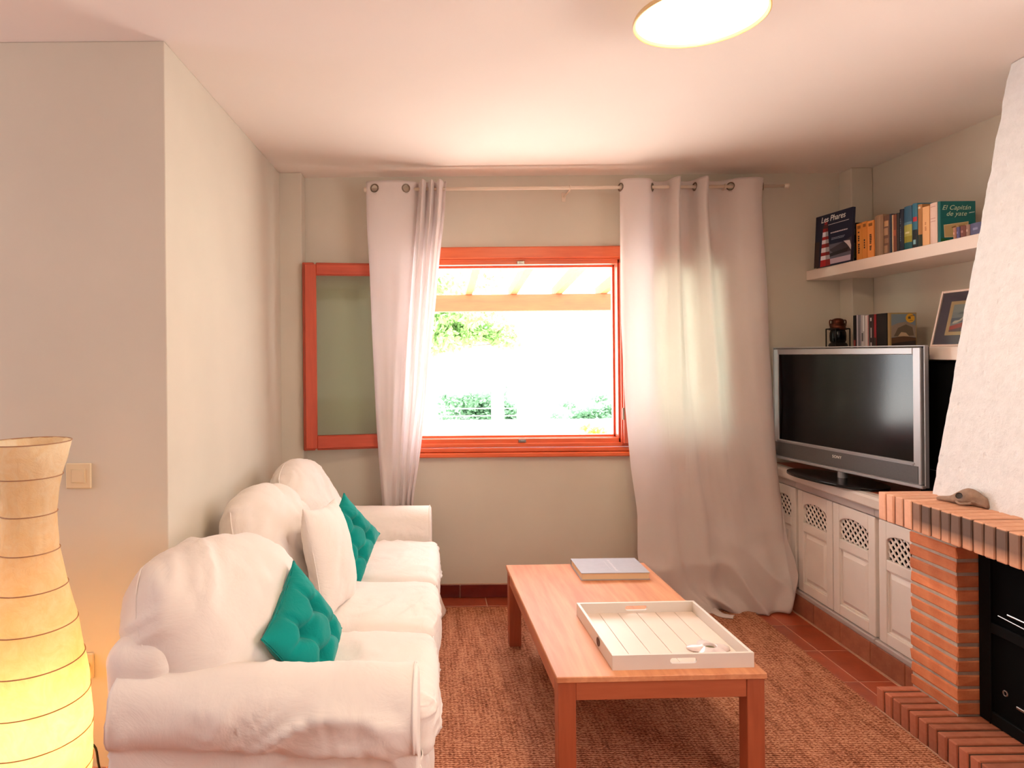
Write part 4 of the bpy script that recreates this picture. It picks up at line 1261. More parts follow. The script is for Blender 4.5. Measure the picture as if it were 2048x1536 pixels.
sofa = thing('sofa', 'three-seat sofa in a crumpled white cotton slipcover along the left wall', 'sofa', (-0.428, 2.80, 0), -0.024)
def arm(sg):
    inner = [(0, .10), (0, .25), (0, .40), (.0, .50), (.004, .555), (.022, .592), (.055, .617), (.100, .630), (.150, .625), (.195, .602), (.228, .566), (.243, .525), (.240, .490), (.224, .462), (.203, .448)]
    outer = [(.203, .448), (.204, .40), (.209, .30), (.213, .20), (.219, .10), (.226, .016)]
    up = [tuple(q) for q in smoothline(inner, 60)]
    dn = [tuple(q) for q in smoothline(outer, 34)]
    prof = up + dn[1:]
    nx = 96
    xs = [-.385 + .79 * k / nx for k in range(nx + 1)]
    P = []
    for x in xs:
        P.append([(x, sg * (.852 + t), z) for t, z in prof])
    for dx, sc in ((.008, .99), (.013, .96), (.014, .90)):
        cx_, cz_ = .115, .35
        P.append([(xs[-1] + dx, sg * (.852 + cx_ + (t - cx_) * sc), cz_ + (z - cz_) * (sc if z > .1 else 1)) for t, z in prof])
    mb = MB().grid(P)
    L0 = (len(P) - 1) * len(prof)
    mb.f.append(tuple(L0 + k for k in range(len(prof)))); mb.mi.append(0)
    mb.f.append(tuple(k for k in range(len(prof) - 1, -1, -1))); mb.mi.append(0)
    o = obj('arm', mb, M['sofa'], sofa, smooth=True)
    se = 3.0 if sg < 0 else 11.0
    def fn(co, nr):
        edge = min(1.0, max(0.0, (.405 - co.x) / .05))
        low = 1.0 if co.z > .41 else 1.3
        a = wrinkle(co, 0.9, se, 0.42, 'xz') * 0.019 * low
        b = wrinkle(co, 1.9, se + 5, -0.5, 'xz') * 0.015
        top = 1.0 - .8 * min(1, max(0, (co.z - .55) / .05))
        sk = 0.0
        if co.z < .40:
            sk = math.sin(co.x * 46 + 3 * noise.noise(Vector((co.x * 6, co.z * 3, se)))) * .005 * (0.40 - co.z) / .4 * max(0.0, (co.x + .1) * 2.2 if co.x > -.1 else 0.0)
        return nr * ((a + b) * edge * top + sk)
    displace(o.data, fn)
    # piping round the front panel
    pp = [(xs[-1] + .004, sg * (.852 + t), z) for t, z in up][6:]
    obj('piping', MB().tube(pp, .0035, 6), M['sofa'], o, smooth=True)
    return o
arm(-1)
arm(1)
# back frame
mb = rounded_box(.20, 2.02, .60, .07, 40).xf(Matrix.Translation((-.336, 0, .405)))
o = obj('backrest', mb, M['sofa'], sofa); weld(o.data)
displace(o.data, lambda c, n: n * (wrinkle(c, 1.2, 21, .6, 'yz') * .007))
mb = rounded_box(.80, 1.72, .20, .03, 12).xf(Matrix.Translation((-.01, 0, .195)))
o = obj('seat_base', mb, M['sofa'], sofa); weld(o.data)
# skirt in front: gathered cotton
def skirt():
    ny, nz = 420, 40
    P = []
    for j in range(nz + 1):
        v = j / nz
        z = .335 - .319 * v
        row = []
        for i in range(ny + 1):
            y = -1.085 + 2.17 * i / ny
            g = noise.noise(Vector((y * 9, v * 1.2, 2.0)))
            g2 = noise.noise(Vector((y * 26, v * 2.2, 7.0)))
            fl_ = .018 * v + .055 * v ** 1.5 * math.exp(-((y - 1.04) / .10) ** 2) + .02 * v * math.exp(-((y + 1.0) / .12) ** 2)
            x = .418 + fl_ + (.016 + .010 * v) * g + .007 * g2 + .008 * (1 - abs(2 * v - .8)) * noise.noise(Vector((y * 5, v * 6, 4)))
            row.append((x, y, z))
        P.append(row)
    o = obj('skirt', MB().grid(P), M['sofa'], sofa, smooth=True, fix=False)
    s = o.modifiers.new('thickness', 'SOLIDIFY'); s.thickness = .003
skirt()
# seat cushions
for k, (ya, yb) in enumerate(((-.848, -.335), (-.331, .200), (.204, .848))):
    w = yb - ya
    mb = rounded_box(.70, w, .175, .045, 44)
    o = obj('seat_cushion', mb, M['sofa'], sofa, loc=(.108, (ya + yb) / 2, .385)); weld(o.data)
    def fn(c, n):
        u, v = c.x / .35, c.y / (w / 2)
        d = .020 * max(0, 1 - u * u) * max(0, 1 - v ** 4) * (1 if c.z > 0 else .2)
        fr_ = .012 * max(0, u) * (1 - v * v)
        r = wrinkle(c, 1.5, 30 + k * 4, 1.2, 'xy') * .009
        e = wrinkle(c, 3.2, 60 + k * 4, 0.3, 'yz') * .010 * max(0, abs(u) - .6) * 2.5
        return n * (d + fr_ + r + e)
    displace(o.data, fn)
    e = []
    r0, hx, hy = .03, .35 - .010, w / 2 - .008
    for t in np.linspace(0, 2 * PI, 81):
        cx_ = math.copysign(min(1, abs(math.cos(t)) * 1.6), math.cos(t)) if abs(math.cos(t)) > .02 else 0
        sx_ = math.copysign(min(1, abs(math.sin(t)) * 1.6), math.sin(t)) if abs(math.sin(t)) > .02 else 0
        e.append((hx * cx_, hy * sx_, .068))
    obj('piping', MB().tube(e, .0032, 6), M['sofa'], o, smooth=True)

def pillow(w, h, t, n=40, p=2.4, e=.5, pinch=.06, tufts=None, seed=0.0, wr_amp=.004, sag=0.0, rnd=0.0):
    def P(sgn):
        G_ = []
        for i in range(n + 1):
            u = math.sin(PI / 2 * (-1 + 2 * i / n))
            row = []
            for j in range(n + 1):
                v = math.sin(PI / 2 * (-1 + 2 * j / n))
                th_ = t / 2 * (max(0, 1 - abs(u) ** p) * max(0, 1 - abs(v) ** p)) ** e
                y = w / 2 * u * (1 - pinch * (1 - v * v))
                z = h / 2 * v * (1 - pinch * (1 - u * u))
                if rnd:
                    y *= math.sqrt(1 - rnd * v * v); z *= math.sqrt(1 - rnd * u * u)
                if sag: th_ *= 1 - sag * v
                if tufts:
                    for (a, b) in tufts:
                        q = ((u - a) ** 2 + (v - b) ** 2) ** .5
                        th_ -= t * .27 * math.exp(-(q / .17) ** 2)
                    for (a, b) in tufts:      # creases running from the buttons to the edges
                        dx_ = abs(u - a); dv = abs(v - b)
                        th_ -= t * .05 * math.exp(-(dx_ / .06) ** 2) * min(1, (1 - abs(v)) * 4)
                        th_ -= t * .04 * math.exp(-(dv / .06) ** 2) * min(1, (1 - abs(u)) * 4)
                    th_ = max(th_, .004)
                row.append((sgn * th_, y, z))
            G_.append(row)
        return G_
    mb = MB().grid(P(1)).grid(P(-1))
    me = mb.mesh('pillow', M['sofa'])
    weld(me, 2e-4)
    displace(me, lambda c, nn: nn * (wrinkle(c, 1.6, seed, .9, 'yz') * wr_amp + wrinkle(c, 3.5, seed + 3, -.7, 'yz') * wr_amp * .35))
    return me
def orient(c, nrm_, roll):
    n_ = Vector(nrm_).normalized()
    up = Vector((0, 0, 1)); up = (up - n_ * up.dot(n_)).normalized()
    rt = up.cross(n_)
    R = Matrix((n_, rt, up)).transposed().to_4x4()
    return Matrix.Translation(c) @ R @ Matrix.Rotation(roll, 4, 'X')
def seam(w, h, pinch, r=.003, rnd=0.0):
    pts = []
    for k in range(4 * 24 + 1):
        s_ = k / 24.0
        i = int(s_) % 4; f = math.sin(PI / 2 * (-1 + 2 * (s_ - int(s_)))) if k < 96 else -1
        u, v = ((f, -1), (1, f), (-f, 1), (-1, -f))[i]
        pts.append((0, w / 2 * u * (1 - pinch * (1 - v * v)) * math.sqrt(1 - rnd * v * v), h / 2 * v * (1 - pinch * (1 - u * u)) * math.sqrt(1 - rnd * u * u)))
    return MB().tube(pts, r, 6)

sofa_inv = sofa.matrix_basis.inverted()
bpy.context.view_layer.update()
for k, (c, n_, roll, (w, h, t)) in enumerate((
        ((-.640, 2.125, .665), (.80, -.33, .50), -0.12, (.66, .50, .33)),
        ((-.635, 2.775, .700), (.90, -.20, .40), -0.03, (.56, .50, .29)),
        ((-.610, 3.360, .715), (.92, -.10, .36), 0.02, (.52, .50, .27)))):
    me = pillow(w, h, t, 46, 3.0, .45, .0, None, 40 + k * 7, .020, .12, .38)
    o = link('back_cushion', me, sofa)
    Mx = Matrix.Translation((-.428, 2.80, 0)) @ Matrix.Rotation(-.024, 4, 'Z')
    o.matrix_local = Mx.inverted() @ orient(c, n_, roll)
    obj('seam', seam(w, h, .0, .0028, .38), M['sofa'], o, smooth=True)

def throw(name, label, c, n_, roll, w, h, t, m, tufts=None, seed=1.0, wa=.004, pinch=.10, p=2.2, e=.5):
    me = pillow(w, h, t, 60 if tufts else 40, p, e, pinch, tufts, seed, wa)
    me.materials.clear(); me.materials.append(m)
    o = thing(name, label, 'cushion', (0, 0, 0), 0, 'loose cushions on the sofa')
    o.matrix_world = orient(c, n_, roll)
    link('cover', me, o)
    obj('seam', seam(w, h, pinch, .0022), m, o, smooth=True)
    if tufts:
        for a, b in tufts:
            for s_ in (1, -1):
                uu = w / 2 * a; vv = h / 2 * b
                bt_ = MB().lathe([(.0, .004), (.006, .003), (.008, 0), (.006, -.002), (.0, -.003)], 12)
                bt_.xf(Matrix.Translation((s_ * t * .10, uu, vv)) @ Matrix.Rotation(s_ * PI / 2, 4, 'Y'))
                obj('button', bt_, m, o, smooth=True)
    return o
TU = [(-.36, -.36), (.36, -.36), (-.36, .36), (.36, .36)]
throw('throw_pillow', 'teal tufted cushion on the nearest seat, against the big white cushion', (-.392, 2.12, .602), (.90, -.28, .36), math.radians(27), .32, .32, .15, M['teal'], TU, 5.0, .003)
throw('throw_pillow', 'teal tufted cushion at the far end, before the far sofa arm', (-.350, 3.04, .648), (.80, -.50, .30), math.radians(38), .29, .29, .12, M['teal'], TU, 8.0, .003)
throw('throw_pillow', 'small plain white cushion between the two teal ones', (-.395, 2.68, .675), (.96, -.16, .22), math.radians(-6), .37, .42, .16, M['sofa'], None, 14.0, .009)

# ================================================================== CURTAINS
RODY, RODZ = 3.905, at(1000, 377, 3.905).z
print('rod z', RODZ)
xa = at(738, 380, RODY).x; xb = at(1568, 372, RODY).x
rod = thing('curtain_rod', 'thin cream curtain rod fixed above the window', 'curtain rod', ((xa + xb) / 2, RODY, RODZ))
obj('rod', MB().tube([(xa, RODY, RODZ), (xb, RODY, RODZ)], .0095, 14), M['rod'], rod, world=True, smooth=True)
for x, s_ in ((xa, -1), (xb, 1)):
    obj('finial', MB().tube([(x, RODY, RODZ), (x + s_ * .006, RODY, RODZ), (x + s_ * .012, RODY, RODZ), (x + s_ * .026, RODY, RODZ), (x + s_ * .030, RODY, RODZ)], [.0095, .0125, .014, .014, .009], 14), M['rod'], rod, world=True, smooth=True)
for px in (790, 1140, 1450):
    x = at(px, 380, RODY).x
    b = MB().tube([(x, BY, RODZ - .012), (x, RODY + .004, RODZ - .012)], .005, 8).bbox(x - .012, x + .012, BY - .006, BY, RODZ - .04, RODZ + .015, .002)
    ring(b, (x, RODY, RODZ), .0125, .0035, 'x')
    obj('bracket', b, M['rod'], rod, world=True)

def curtain(name, label, top, bot, left, right, gro, zb, flare, amp, seed, nu=260, nv=190, drift=0.0):
    """top/bot: [(px, offset towards the room)], left/right: [(py, px)] outlines measured in the photo"""
    t0, t1 = top[0][0], top[-1][0]
    tp = smoothline([((p - t0) / (t1 - t0) * 3.0, o * 10) for p, o in top], nu + 1)
    b0, b1 = bot[0][0], bot[-1][0]
    bt_ = smoothline([((p - b0) / (b1 - b0) * 3.0, o * 10) for p, o in bot], nu + 1)
    lx_ = [(at(px, py, RODY).z, at(px, py, RODY).x) for py, px in left]
    rx_ = [(at(px, py, RODY).z, at(px, py, RODY).x) for py, px in right]
    def edge(tab, z):
        zs = [-q[0] for q in tab]; xs_ = [q[1] for q in tab]
        return float(np.interp(-z, zs, xs_))
    def sm(tab, z): return (edge(tab, z - .05) + edge(tab, z) * 2 + edge(tab, z + .05)) / 4
    ZT = RODZ + .042
    P = []
    for j in range(nv + 1):
        v = j / nv
        v = v ** 1.0
        z = ZT + (zb - ZT) * v
        k = min(1.0, v * 1.25) ** 1.3
        L, R_e = sm(lx_, z), sm(rx_, z)
        row = []
        for i in range(nu + 1):
            f = (tp[i][0] * (1 - k) + bt_[i][0] * k) / 3.0
            o = (tp[i][1] * (1 - k) + bt_[i][1] * k) / 10.0
            x = L + (R_e - L) * f
            y = RODY - o * (1 - .35 * v * (drift > 0)) + drift * max(0, v - .35) / .65
            cr = min(1, v * 1.5) * amp
            x += .25 * cr * noise.noise(Vector((f * 5, v * 3, seed)))
            y += cr * noise.noise(Vector((f * 6, v * 4.5, seed + 3)))
            if flare:
                w_ = max(0, (v - .80) / .20)
                y -= w_ ** 1.5 * .045 + w_ * .085 * (1 - 1.8 * abs(noise.noise(Vector((f * 4.0, v * 9, seed + 6)))))
                zz = z + w_ * .018 * noise.noise(Vector((f * 7, 2.0, seed))) * (1 if v > .97 else .3)
            else:
                zz = z
            if x > 2.035 and zz < .84:           # rests against the cabinet front
                q_ = 2.035 / x
                q_ = 1 + (q_ - 1) * min(1, (.84 - zz) / .1)
                x, y, zz = x * q_, y * q_, max(.014, EYE + (zz - EYE) * q_)
            row.append((x, y, zz))
        P.append(row)
    # eyelet positions
    root = thing(name, label, 'curtain', (P[0][nu // 2][0], RODY, 0))
    holes = []
    jr = int(round((ZT - RODZ) / (ZT - zb) * nv))
    for g in gro:
        # column nearest the given pixel among those crossing the rod line
        xg = at(g, 377, RODY).x
        best = min(range(2, nu - 1), key=lambda i: abs(P[jr][i][0] - xg) + 1.5 * abs(P[jr][i][1] - RODY))
        c = Vector(P[jr][best]); c.z = RODZ
        tg = (Vector(P[jr][min(nu, best + 3)]) - Vector(P[jr][max(0, best - 3)])); tg.z = 0
        holes.append((c, tg.normalized()))
    mb = MB().grid(P)
    keep_f = []
    for f in mb.f:
        q = sum((Vector(mb.v[a]) for a in f), Vector()) / 4
        if any((q - c).length < .0195 for c, _ in holes): continue
        keep_f.append(f)
    mb.f = keep_f; mb.mi = [0] * len(keep_f)
    cl = obj('fabric', mb, M['curtain'], root, smooth=True, world=True, fix=False)
    sd = cl.modifiers.new('thickness', 'SOLIDIFY'); sd.thickness = .0012
    # top hem
    for c, tg in holes:
        nn = tg.cross(Vector((0, 0, 1))).normalized()
        m = ring(MB(), (0, 0, 0), .0215, .0042, 'z', 28, 8)
        R3 = Matrix((tg, Vector((0, 0, 1)), nn)).transposed().to_4x4()
        m.xf(Matrix.Translation(c) @ R3)
        obj('grommet', m, M['grommet'], root, smooth=True, world=True)
    return root, P
ctop = [(1240, .0), (1246, .030), (1270, .048), (1293, .036), (1304, .004), (1312, -.034), (1328, -.046), (1337, -.020), (1341, .045), (1349, .082), (1356, .045), (1359, -.010), (1368, -.040), (1382, -.042), (1390, -.010), (1394, .045), (1402, .085), (1410, .060), (1413, .012), (1424, -.036), (1444, -.040), (1461, -.004), (1476, .034), (1502, .048), (1521, .030), (1528, -.004), (1531, -.03), (1535, -.045)]
cbot = [(1268, .0), (1290, .02), (1310, .03), (1330, .03), (1345, .02), (1356, .005), (1366, .0), (1376, .005), (1386, .02), (1394, .035), (1402, .045), (1410, .045), (1420, .03), (1430, .02), (1440, .015), (1450, .018), (1460, .022), (1470, .03), (1480, .034), (1490, .034), (1500, .03), (1512, .03), (1526, .034), (1545, .04), (1560, .04), (1570, .03), (1578, .01), (1586, -.02)]
cR, PR = curtain('curtain', 'long wide white cotton curtain right of the window, puddling on the floor', ctop, cbot,
        [(355, 1240), (500, 1240), (650, 1243), (800, 1250), (940, 1262), (1030, 1274), (1115, 1270), (1170, 1280), (1215, 1375)],
        [(355, 1535), (400, 1529), (600, 1542), (800, 1549), (960, 1560), (1080, 1577), (1140, 1588), (1180, 1580), (1215, 1552)],
        [1252, 1305, 1390, 1462, 1526], .006, True, .030, 3.0)
ltop = [(733, .0), (738, .022), (760, .040), (790, .044), (812, .030), (830, .004), (838, -.028), (841, .02), (846, .062), (851, .03), (856, -.02), (860, .03), (864, .055), (868, .02), (872, -.02), (876, .03), (880, .06), (885, .03), (888, -.01), (893, .015)]
lbot = [(762, .0), (766, .02), (772, .035), (777, .02), (781, -.01), (786, .01), (790, .03), (794, .0), (798, -.02), (802, .02), (805, .045), (808, .01), (811, -.02), (813, .01), (815, .04), (818, .0), (820, -.02), (822, .02), (824, .01), (826, .0)]
cL, PL = curtain('curtain', 'narrow white cotton curtain gathered over the open window casement behind the sofa', ltop, lbot,
        [(355, 732), (450, 734), (530, 739), (700, 746), (850, 752), (1000, 763), (1200, 775)],
        [(355, 893), (430, 889), (500, 881), (600, 872), (700, 862), (800, 853), (915, 839), (1000, 826), (1200, 822)],
        [751, 812], .006, False, .018, 8.0, drift=.085)
# loose heading strip and tie of the right curtain on the floor
def strip(pts, w, name, seed):
    c = smoothline(pts, 40)
    P = []
    for i, q in enumerate(c):
        a_ = Vector(c[min(i + 1, 39)]) - Vector(c[max(i - 1, 0)])
        s_ = Vector((-a_.y, a_.x, 0)).normalized() * w / 2
        row = []
        for k in range(9):
            f = k / 4 - 1
            row.append((q[0] + s_.x * f, q[1] + s_.y * f, q[2] + .006 * (1 - f * f) + .004 * noise.noise(Vector((q[0] * 20, f * 2, seed)))))
        P.append(row)
    o = obj(name, MB().grid(P), M['curtain'], cR, smooth=True, world=True, fix=False)
    s = o.modifiers.new('thickness', 'SOLIDIFY'); s.thickness = .002
f1_, f2_, f3_, f4_ = on_z(1392, 1208, .02), on_z(1412, 1212, .02), on_z(1440, 1228, .02), on_z(1468, 1234, .02)
strip([tuple(f1_ + Vector((0, 0, .02))), tuple(f2_ + Vector((0, 0, .012))), tuple(f3_ + Vector((0, 0, -.004))), tuple(f4_ + Vector((0, 0, .0)))], .055, 'tie_strap', 2)
g1, g2, g3 = on_z(1330, 1168, .06), on_z(1365, 1178, .03), on_z(1392, 1190, .02)
strip([tuple(g1), tuple(g2), tuple(g3 + Vector((.03, -.02, 0)))], .09, 'hem_fold', 5)
strip([tuple(g1 + Vector((0, -.05, -.035))), tuple(g2 + Vector((0, -.07, -.005))), tuple(g3 + Vector((.05, -.09, .0)))], .05, 'hem_fold', 7)

# ================================================================== LAMPS
pc = [on_z(px, py, 2.445) for px, py in ((1265, 58), (1355, 96), (1545, 5))]
def circ3(a, b, c):
    d = 2 * (a.x * (b.y - c.y) + b.x * (c.y - a.y) + c.x * (a.y - b.y))
    s1, s2, s3 = (q.x ** 2 + q.y ** 2 for q in (a, b, c))
    ux = (s1 * (b.y - c.y) + s2 * (c.y - a.y) + s3 * (a.y - b.y)) / d
    uy = (s1 * (c.x - b.x) + s2 * (a.x - c.x) + s3 * (b.x - a.x)) / d
    return ux, uy, math.hypot(a.x - ux, a.y - uy)
ux, uy, ur = circ3(*pc)
print('ceiling lamp', ux, uy, ur)
cl = thing('ceiling_lamp', 'round ceiling lamp with glowing opal disc and thin cream metal rim', 'lamp', (ux, uy, CZ))
obj('housing', MB().lathe([(.0, 0), (ur * .62, 0), (ur * .62, -.03), (ur * .80, -.072), (ur * .985, -.094), (ur, -.100), (ur, -.107), (ur * .985, -.108), (ur * .965, -.106), (ur * .96, -.098)], 72), simple('cream_metal_rim', (226, 190, 130), 0.4, 0.02), cl, smooth=True)
obj('diffuser', MB().lathe([(ur * .958, -.100), (ur * .8, -.1045), (ur * .4, -.107), (.0, -.1075)], 72), M['diffuser'], cl, smooth=True)
light('ceiling_lamp_glow', 'POINT', (ux, uy, CZ - .16), 3.5, (1.0, 0.80, 0.55), shadow_soft_size=.05)
light('ceiling_lamp_disc_light', 'AREA', (ux, uy, CZ - .112), 9.0, (1.0, 0.82, 0.56), rot=(0, 0, 0), shape='DISK', size=ur * 1.6)

LD = 1.95
ax = at(59, 1100, LD).x
fl_ = thing('floor_lamp', 'tall bottle-shaped rice paper floor lamp glowing yellow beside the sofa', 'lamp', (ax, LD, 0))
lp_ = [(876, 87), (905, 80), (950, 67), (1000, 58), (1030, 56.5), (1060, 58), (1105, 63), (1160, 76), (1230, 95), (1300, 109), (1370, 120), (1440, 126), (1536, 125), (1620, 118), (1690, 106), (1730, 98)]
prof = [(0.88 * r_px / (F / LD), EYE - (py - CY) / (F / LD)) for py, r_px in lp_]
pf = [tuple(q) for q in smoothline(prof, 120)]
def rad(z): return float(np.interp(-z, [-q[1] for q in pf], [q[0] for q in pf]))
P = []
for r, z in pf:
    row = []
    for k in range(96):
        t = 2 * PI * k / 96
        d = .0028 * noise.noise(Vector((math.cos(t) * 3, math.sin(t) * 3, z * 14))) + .0016 * noise.noise(Vector((math.cos(t) * 8, math.sin(t) * 8, z * 30)))
        row.append(((r + d) * math.cos(t), (r + d) * math.sin(t), z))
    P.append(row)
obj('paper_shade', MB().grid(P, closed_u=True), M['paper'], fl_, smooth=True)
rings = []
for py in (955, 1030, 1108, 1188, 1272, 1355, 1439, 1519, 1600, 1680):
    z = EYE - (py - CY) * LD / F
    for _ in range(4): z = EYE - (py - CY) * (LD - rad(z)) / F
    rings.append(z)
wire = simple('shade_wire', (176, 132, 96), 0.6, 0.0)
top_z = pf[0][1]
for z in [top_z] + rings:
    r = rad(min(z, top_z))
    m = ring(MB(), (0, 0, z), r + .0012, .0017, 'z', 72, 6)
    obj('shade_ring', m, wire, fl_, smooth=True)
obj('stem', MB().tube([(0, 0, .02), (0, 0, top_z - .02)], .006, 10), M['metal'], fl_)
obj('base', MB().lathe([(.0, .02), (.13, .02), (.135, .014), (.135, .002), (.0, .002)], 40), M['metal'], fl_)
for a_ in (0.5, 2.6, 4.7):
    obj('leg', MB().tube([(.11 * math.cos(a_), .11 * math.sin(a_), .01), (.13 * math.cos(a_), .13 * math.sin(a_), pf[-1][1])], .004, 6), M['metal'], fl_)
obj('bulb', MB().lathe([(.0, .40), (.018, .41), (.032, .44), (.034, .465), (.024, .495), (.014, .515), (.0, .515)], 20).xf(Matrix.Translation((.012, 0, 0))), M['bulb'], fl_, smooth=True)
light('floor_lamp_bulb', 'POINT', (ax + .02, LD - .01, .42), 3.4, (1.0, 0.56, 0.20), shadow_soft_size=.05)
light('floor_lamp_low_bulb', 'POINT', (ax + .02, LD + .01, .22), 2.2, (1.0, 0.56, 0.20), shadow_soft_size=.05)
cb = [tuple(q) for q in smoothline([(.12, -.02, .01), (.17, .02, .12), (.185, .05, .26), (.21, .10, .20), (.23, .17, .08), (.20, .27, .01), (.10, .30, .012)], 40)]
c1 = at(187, 1490, 2.1); c2 = at(199, 1536, 2.12)
cb = [tuple(q) for q in smoothline([(c1.x - .06, 2.08, c1.z + .02), (c1.x, 2.1, c1.z), (c2.x, 2.12, c2.z), (c2.x + .02, 2.15, .06), (c2.x - .02, 2.2, .006), (c2.x - .3, 2.2, .006)], 40)]
cbo = obj('cable', MB().tube(cb, .0035, 8), M['cable'], fl_, smooth=True, world=True)
cbo['label'] = 'thin black cable dropping behind the lamp'

# switch and socket on the shaded wall end
WY = 2.296
s0, s1 = at(134, 977, WY), at(184, 925, WY)
sw = thing('light_switch', 'square cream light switch on the shaded wall above the lamp glow', 'switch', ((s0.x + s1.x) / 2, WY, (s0.z + s1.z) / 2))
hw = (s1.x - s0.x) / 2
obj('plate', MB().bbox(-hw, hw, -.009, 0, -hw, hw, .003), M['plastic'], sw)
obj('surround', frame_boxes(MB(), -hw * .56, hw * .56, -hw * .56, hw * .56, .0025, .0025, .0025, .0025, -.0115, -.008, .0008), M['plastic'], sw)
obj('rocker', MB().bbox(-hw * .50, hw * .50, -.0125, -.008, -hw * .50, hw * .50, .0015), M['plastic'], sw)
so = at(172, 1330, WY)
sk3 = thing('socket', 'cream wall socket with plug, half hidden behind the glowing lamp', 'socket', (so.x - .012, WY, so.z))
obj('plate', MB().bbox(-.042, .042, -.009, 0, -.042, .042, .003), M['plastic'], sk3)
pg = MB().lathe([(.0, .045), (.014, .045), (.019, .038), (.020, .010), (.020, .0), (.0, .0)], 20).xf(Matrix.Translation((.012, -.009, 0)) @ Matrix.Rotation(PI / 2, 4, 'X'))
obj('plug', pg, M['plastic'], sk3, smooth=True)

# ================================================================== OUTSIDE
gz = -0.12
te = struct('floor_terrace', MB().box(-30, 30, BY + .27, 45, gz - .1, gz), M['terrace'], 'sunlit pale terrace paving beyond the window', 'terrace')
pg_ = thing('pergola', 'orange-brown wooden pergola beam and sloping rafters outside the window', 'pergola', (0.8, 7.6, gz))
BYY = 7.6
zb0, zb1 = at(1040, 622, BYY).z, at(1040, 588, BYY).z
obj('beam', MB().bbox(-2.2, 4.4, BYY, BYY + .12, zb0, zb1, .006), M['beam'], pg_, world=True)
rafm = wood('rafter_wood', (136, 70, 32), (168, 96, 50), 'Y', 1.0, 0.7)
for k in range(-3, 6):
    xc = at(938, 588, BYY).x + k * (at(1028, 588, BYY).x - at(938, 588, BYY).x)
    r = MB()
    hw_ = .038
    sl = .112
    yA, yB = BY + .275, BYY + .25
    def zz(y): return zb1 + (BYY - y) * sl
    vs = [(xc - hw_, yA, zz(yA)), (xc + hw_, yA, zz(yA)), (xc + hw_, yB, zz(yB)), (xc - hw_, yB, zz(yB))]
    vs += [(a, b, c_ + .11) for a, b, c_ in vs]
    r.add(vs, [(0, 1, 2, 3), (4, 5, 6, 7), (0, 1, 5, 4), (1, 2, 6, 5), (2, 3, 7, 6), (3, 0, 4, 7)])
    obj('rafter', r, rafm, pg_, world=True)
for x in (-2.0, 4.2):
    obj('post', MB().bbox(x - .06, x + .06, BYY, BYY + .12, gz, zb0, .006), M['beam'], pg_, world=True)

WD = 9.2
def wx(px): return at(px, 820, WD).x
wz_ = at(960, 842, WD).z; wt_ = at(960, 780, WD).z
gw = thing('garden_wall', 'white rendered terrace wall with open bays in front of the bushes', 'wall', (wx(1000), WD, gz))
obj('low_wall', MB().bbox(wx(500), wx(1500), WD, WD + .18, gz, wz_, .01), M['ext_white'], gw, world=True)
for a, b in ((500, 560), (700, 760), (985, 1008), (1037, 1100), (1330, 1400)):
    obj('pillar', MB().bbox(wx(a), wx(b), WD + .002, WD + .178, wz_ - .01, wt_ + .1, .01), M['ext_white'], gw, world=True)
for py in (818, 833):
    z = at(960, py, WD).z
    obj('rail', MB().tube([(wx(500), WD + .09, z), (wx(1104), WD + .09, z)], .006, 8), M['ext_white'], gw, world=True)

def foliage(name, parent, c, rr, n, leaf, m, seed, droop=0.0):
    r = random.Random(seed)
    mb = MB()
    cl_ = [(Vector(c) + Vector((r.gauss(0, .5) * rr[0], r.gauss(0, .5) * rr[1], r.gauss(0, .5) * rr[2]))) for _ in range(max(6, n // 60))]
    for k in range(n):
        q = r.choice(cl_)
        p = q + Vector((r.gauss(0, .16) * rr[0], r.gauss(0, .16) * rr[1], r.gauss(0, .2) * rr[2]))
        a_ = Vector((r.gauss(0, 1), r.gauss(0, 1), r.gauss(0, .6) - droop)).normalized()
        b_ = a_.cross(Vector((r.gauss(0, 1), r.gauss(0, 1), r.gauss(0, 1)))).normalized()
        l_, w_ = leaf * r.uniform(.7, 1.3), leaf * .28
        mb.add([p, p + a_ * l_ * .5 + b_ * w_, p + a_ * l_, p + a_ * l_ * .5 - b_ * w_], [(0, 1, 2, 3)])
    o = obj(name, mb, m, parent, world=True, fix=False)
    o['kind'] = 'stuff'
    return o
TD = 10.5
tb_ = at(866, 850, TD)
tree = thing('tree', 'light green tree with overhanging branches outside at the left', 'tree', (tb_.x - .1, TD, gz))
tk = [tuple(q) for q in smoothline([(at(876, 850, TD).x, TD, gz), (at(868, 820, TD).x, TD, at(868, 820, TD).z), (at(852, 770, TD).x, TD, at(852, 770, TD).z), (at(848, 720, TD).x, TD, at(848, 720, TD).z), (at(866, 700, TD).x, TD, at(866, 700, TD).z)], 20)]
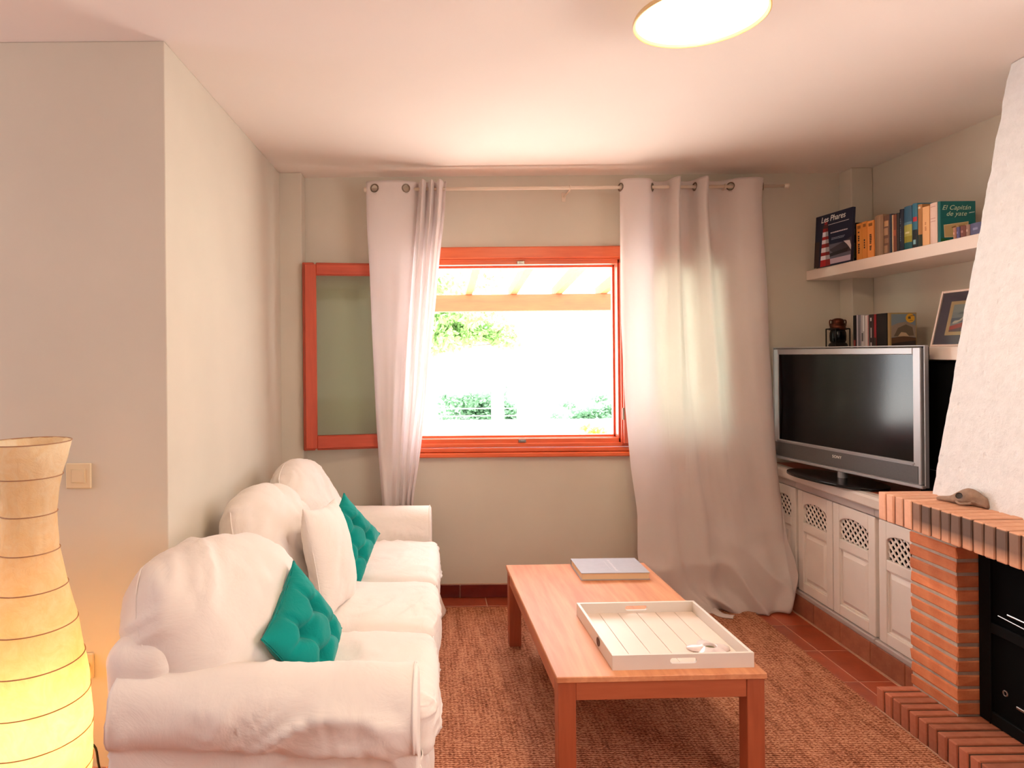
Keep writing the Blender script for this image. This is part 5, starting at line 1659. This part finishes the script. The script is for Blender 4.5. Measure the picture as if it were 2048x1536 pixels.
obj('trunk', MB().tube(tk, [.07 - .002 * k for k in range(20)], 12), M['bark'], tree, world=True, smooth=True)
for pts in (((866, 700), (890, 694), (915, 686), (950, 692), (985, 688)), ((848, 720), (862, 680), (880, 650), (900, 620)), ((915, 686), (945, 660), (990, 665), (1020, 650))):
    obj('branch', MB().tube([tuple(at(px, py, TD)) for px, py in pts], [.035, .028, .022, .015, .010][:len(pts)], 8), M['bark'], tree, world=True, smooth=True)
foliage('foliage', tree, at(905, 655, TD), (.50, .7, .28), 3600, .10, M['leaf'], 3, 1.2)
foliage('foliage', tree, at(985, 668, TD), (.38, .5, .16), 900, .09, M['leaf'], 4, .6)
foliage('foliage', tree, at(860, 600, TD), (.9, .9, .5), 2600, .11, M['leaf'], 5, .8)
BD = 11.2
for k, (px, py, rx_, rz_, n, m, lab) in enumerate(((950, 826, .42, .30, 3000, 'leaf_dark', 'dense green bush behind the left bay of the garden wall'),
        (1022, 832, .22, .26, 1400, 'leaf_dark', 'small dark bush seen in the narrow bay of the garden wall'),
        (1185, 832, .55, .16, 1800, 'leaf_dark', 'pale blue-green bush at the right behind the garden wall'))):
    BD = 12.6 if k == 1 else 11.2
    c = at(px, py, BD)
    b_ = thing('bush', lab, 'bush', (c.x, BD, gz))
    foliage('leaves', b_, c, (rx_, .35, rz_), n, .085, M[m], 20 + k)
    st_ = MB()
    for a_ in (-.3, .0, .35):
        st_.tube([(c.x + a_ * .3, BD, gz), (c.x + a_ * rx_, BD, c.z)], [.02, .01], 6)
    obj('stems', st_, M['bark'], b_, world=True)
yc = at(1175, 868, 8.6)
fp_ = thing('flowering_plant', 'small yellow-green plant in front of the white garden wall', 'plant', (yc.x, 8.6, gz))
foliage('leaves', fp_, yc, (.22, .2, .12), 300, .08, leafm('yellow_leaf', (210, 205, 60)), 31)
obj('stems', MB().tube([(yc.x, 8.6, gz), (yc.x, 8.6, yc.z)], .012, 6).tube([(yc.x, 8.6, gz), (yc.x + .12, 8.6, yc.z)], .010, 6), M['bark'], fp_, world=True)
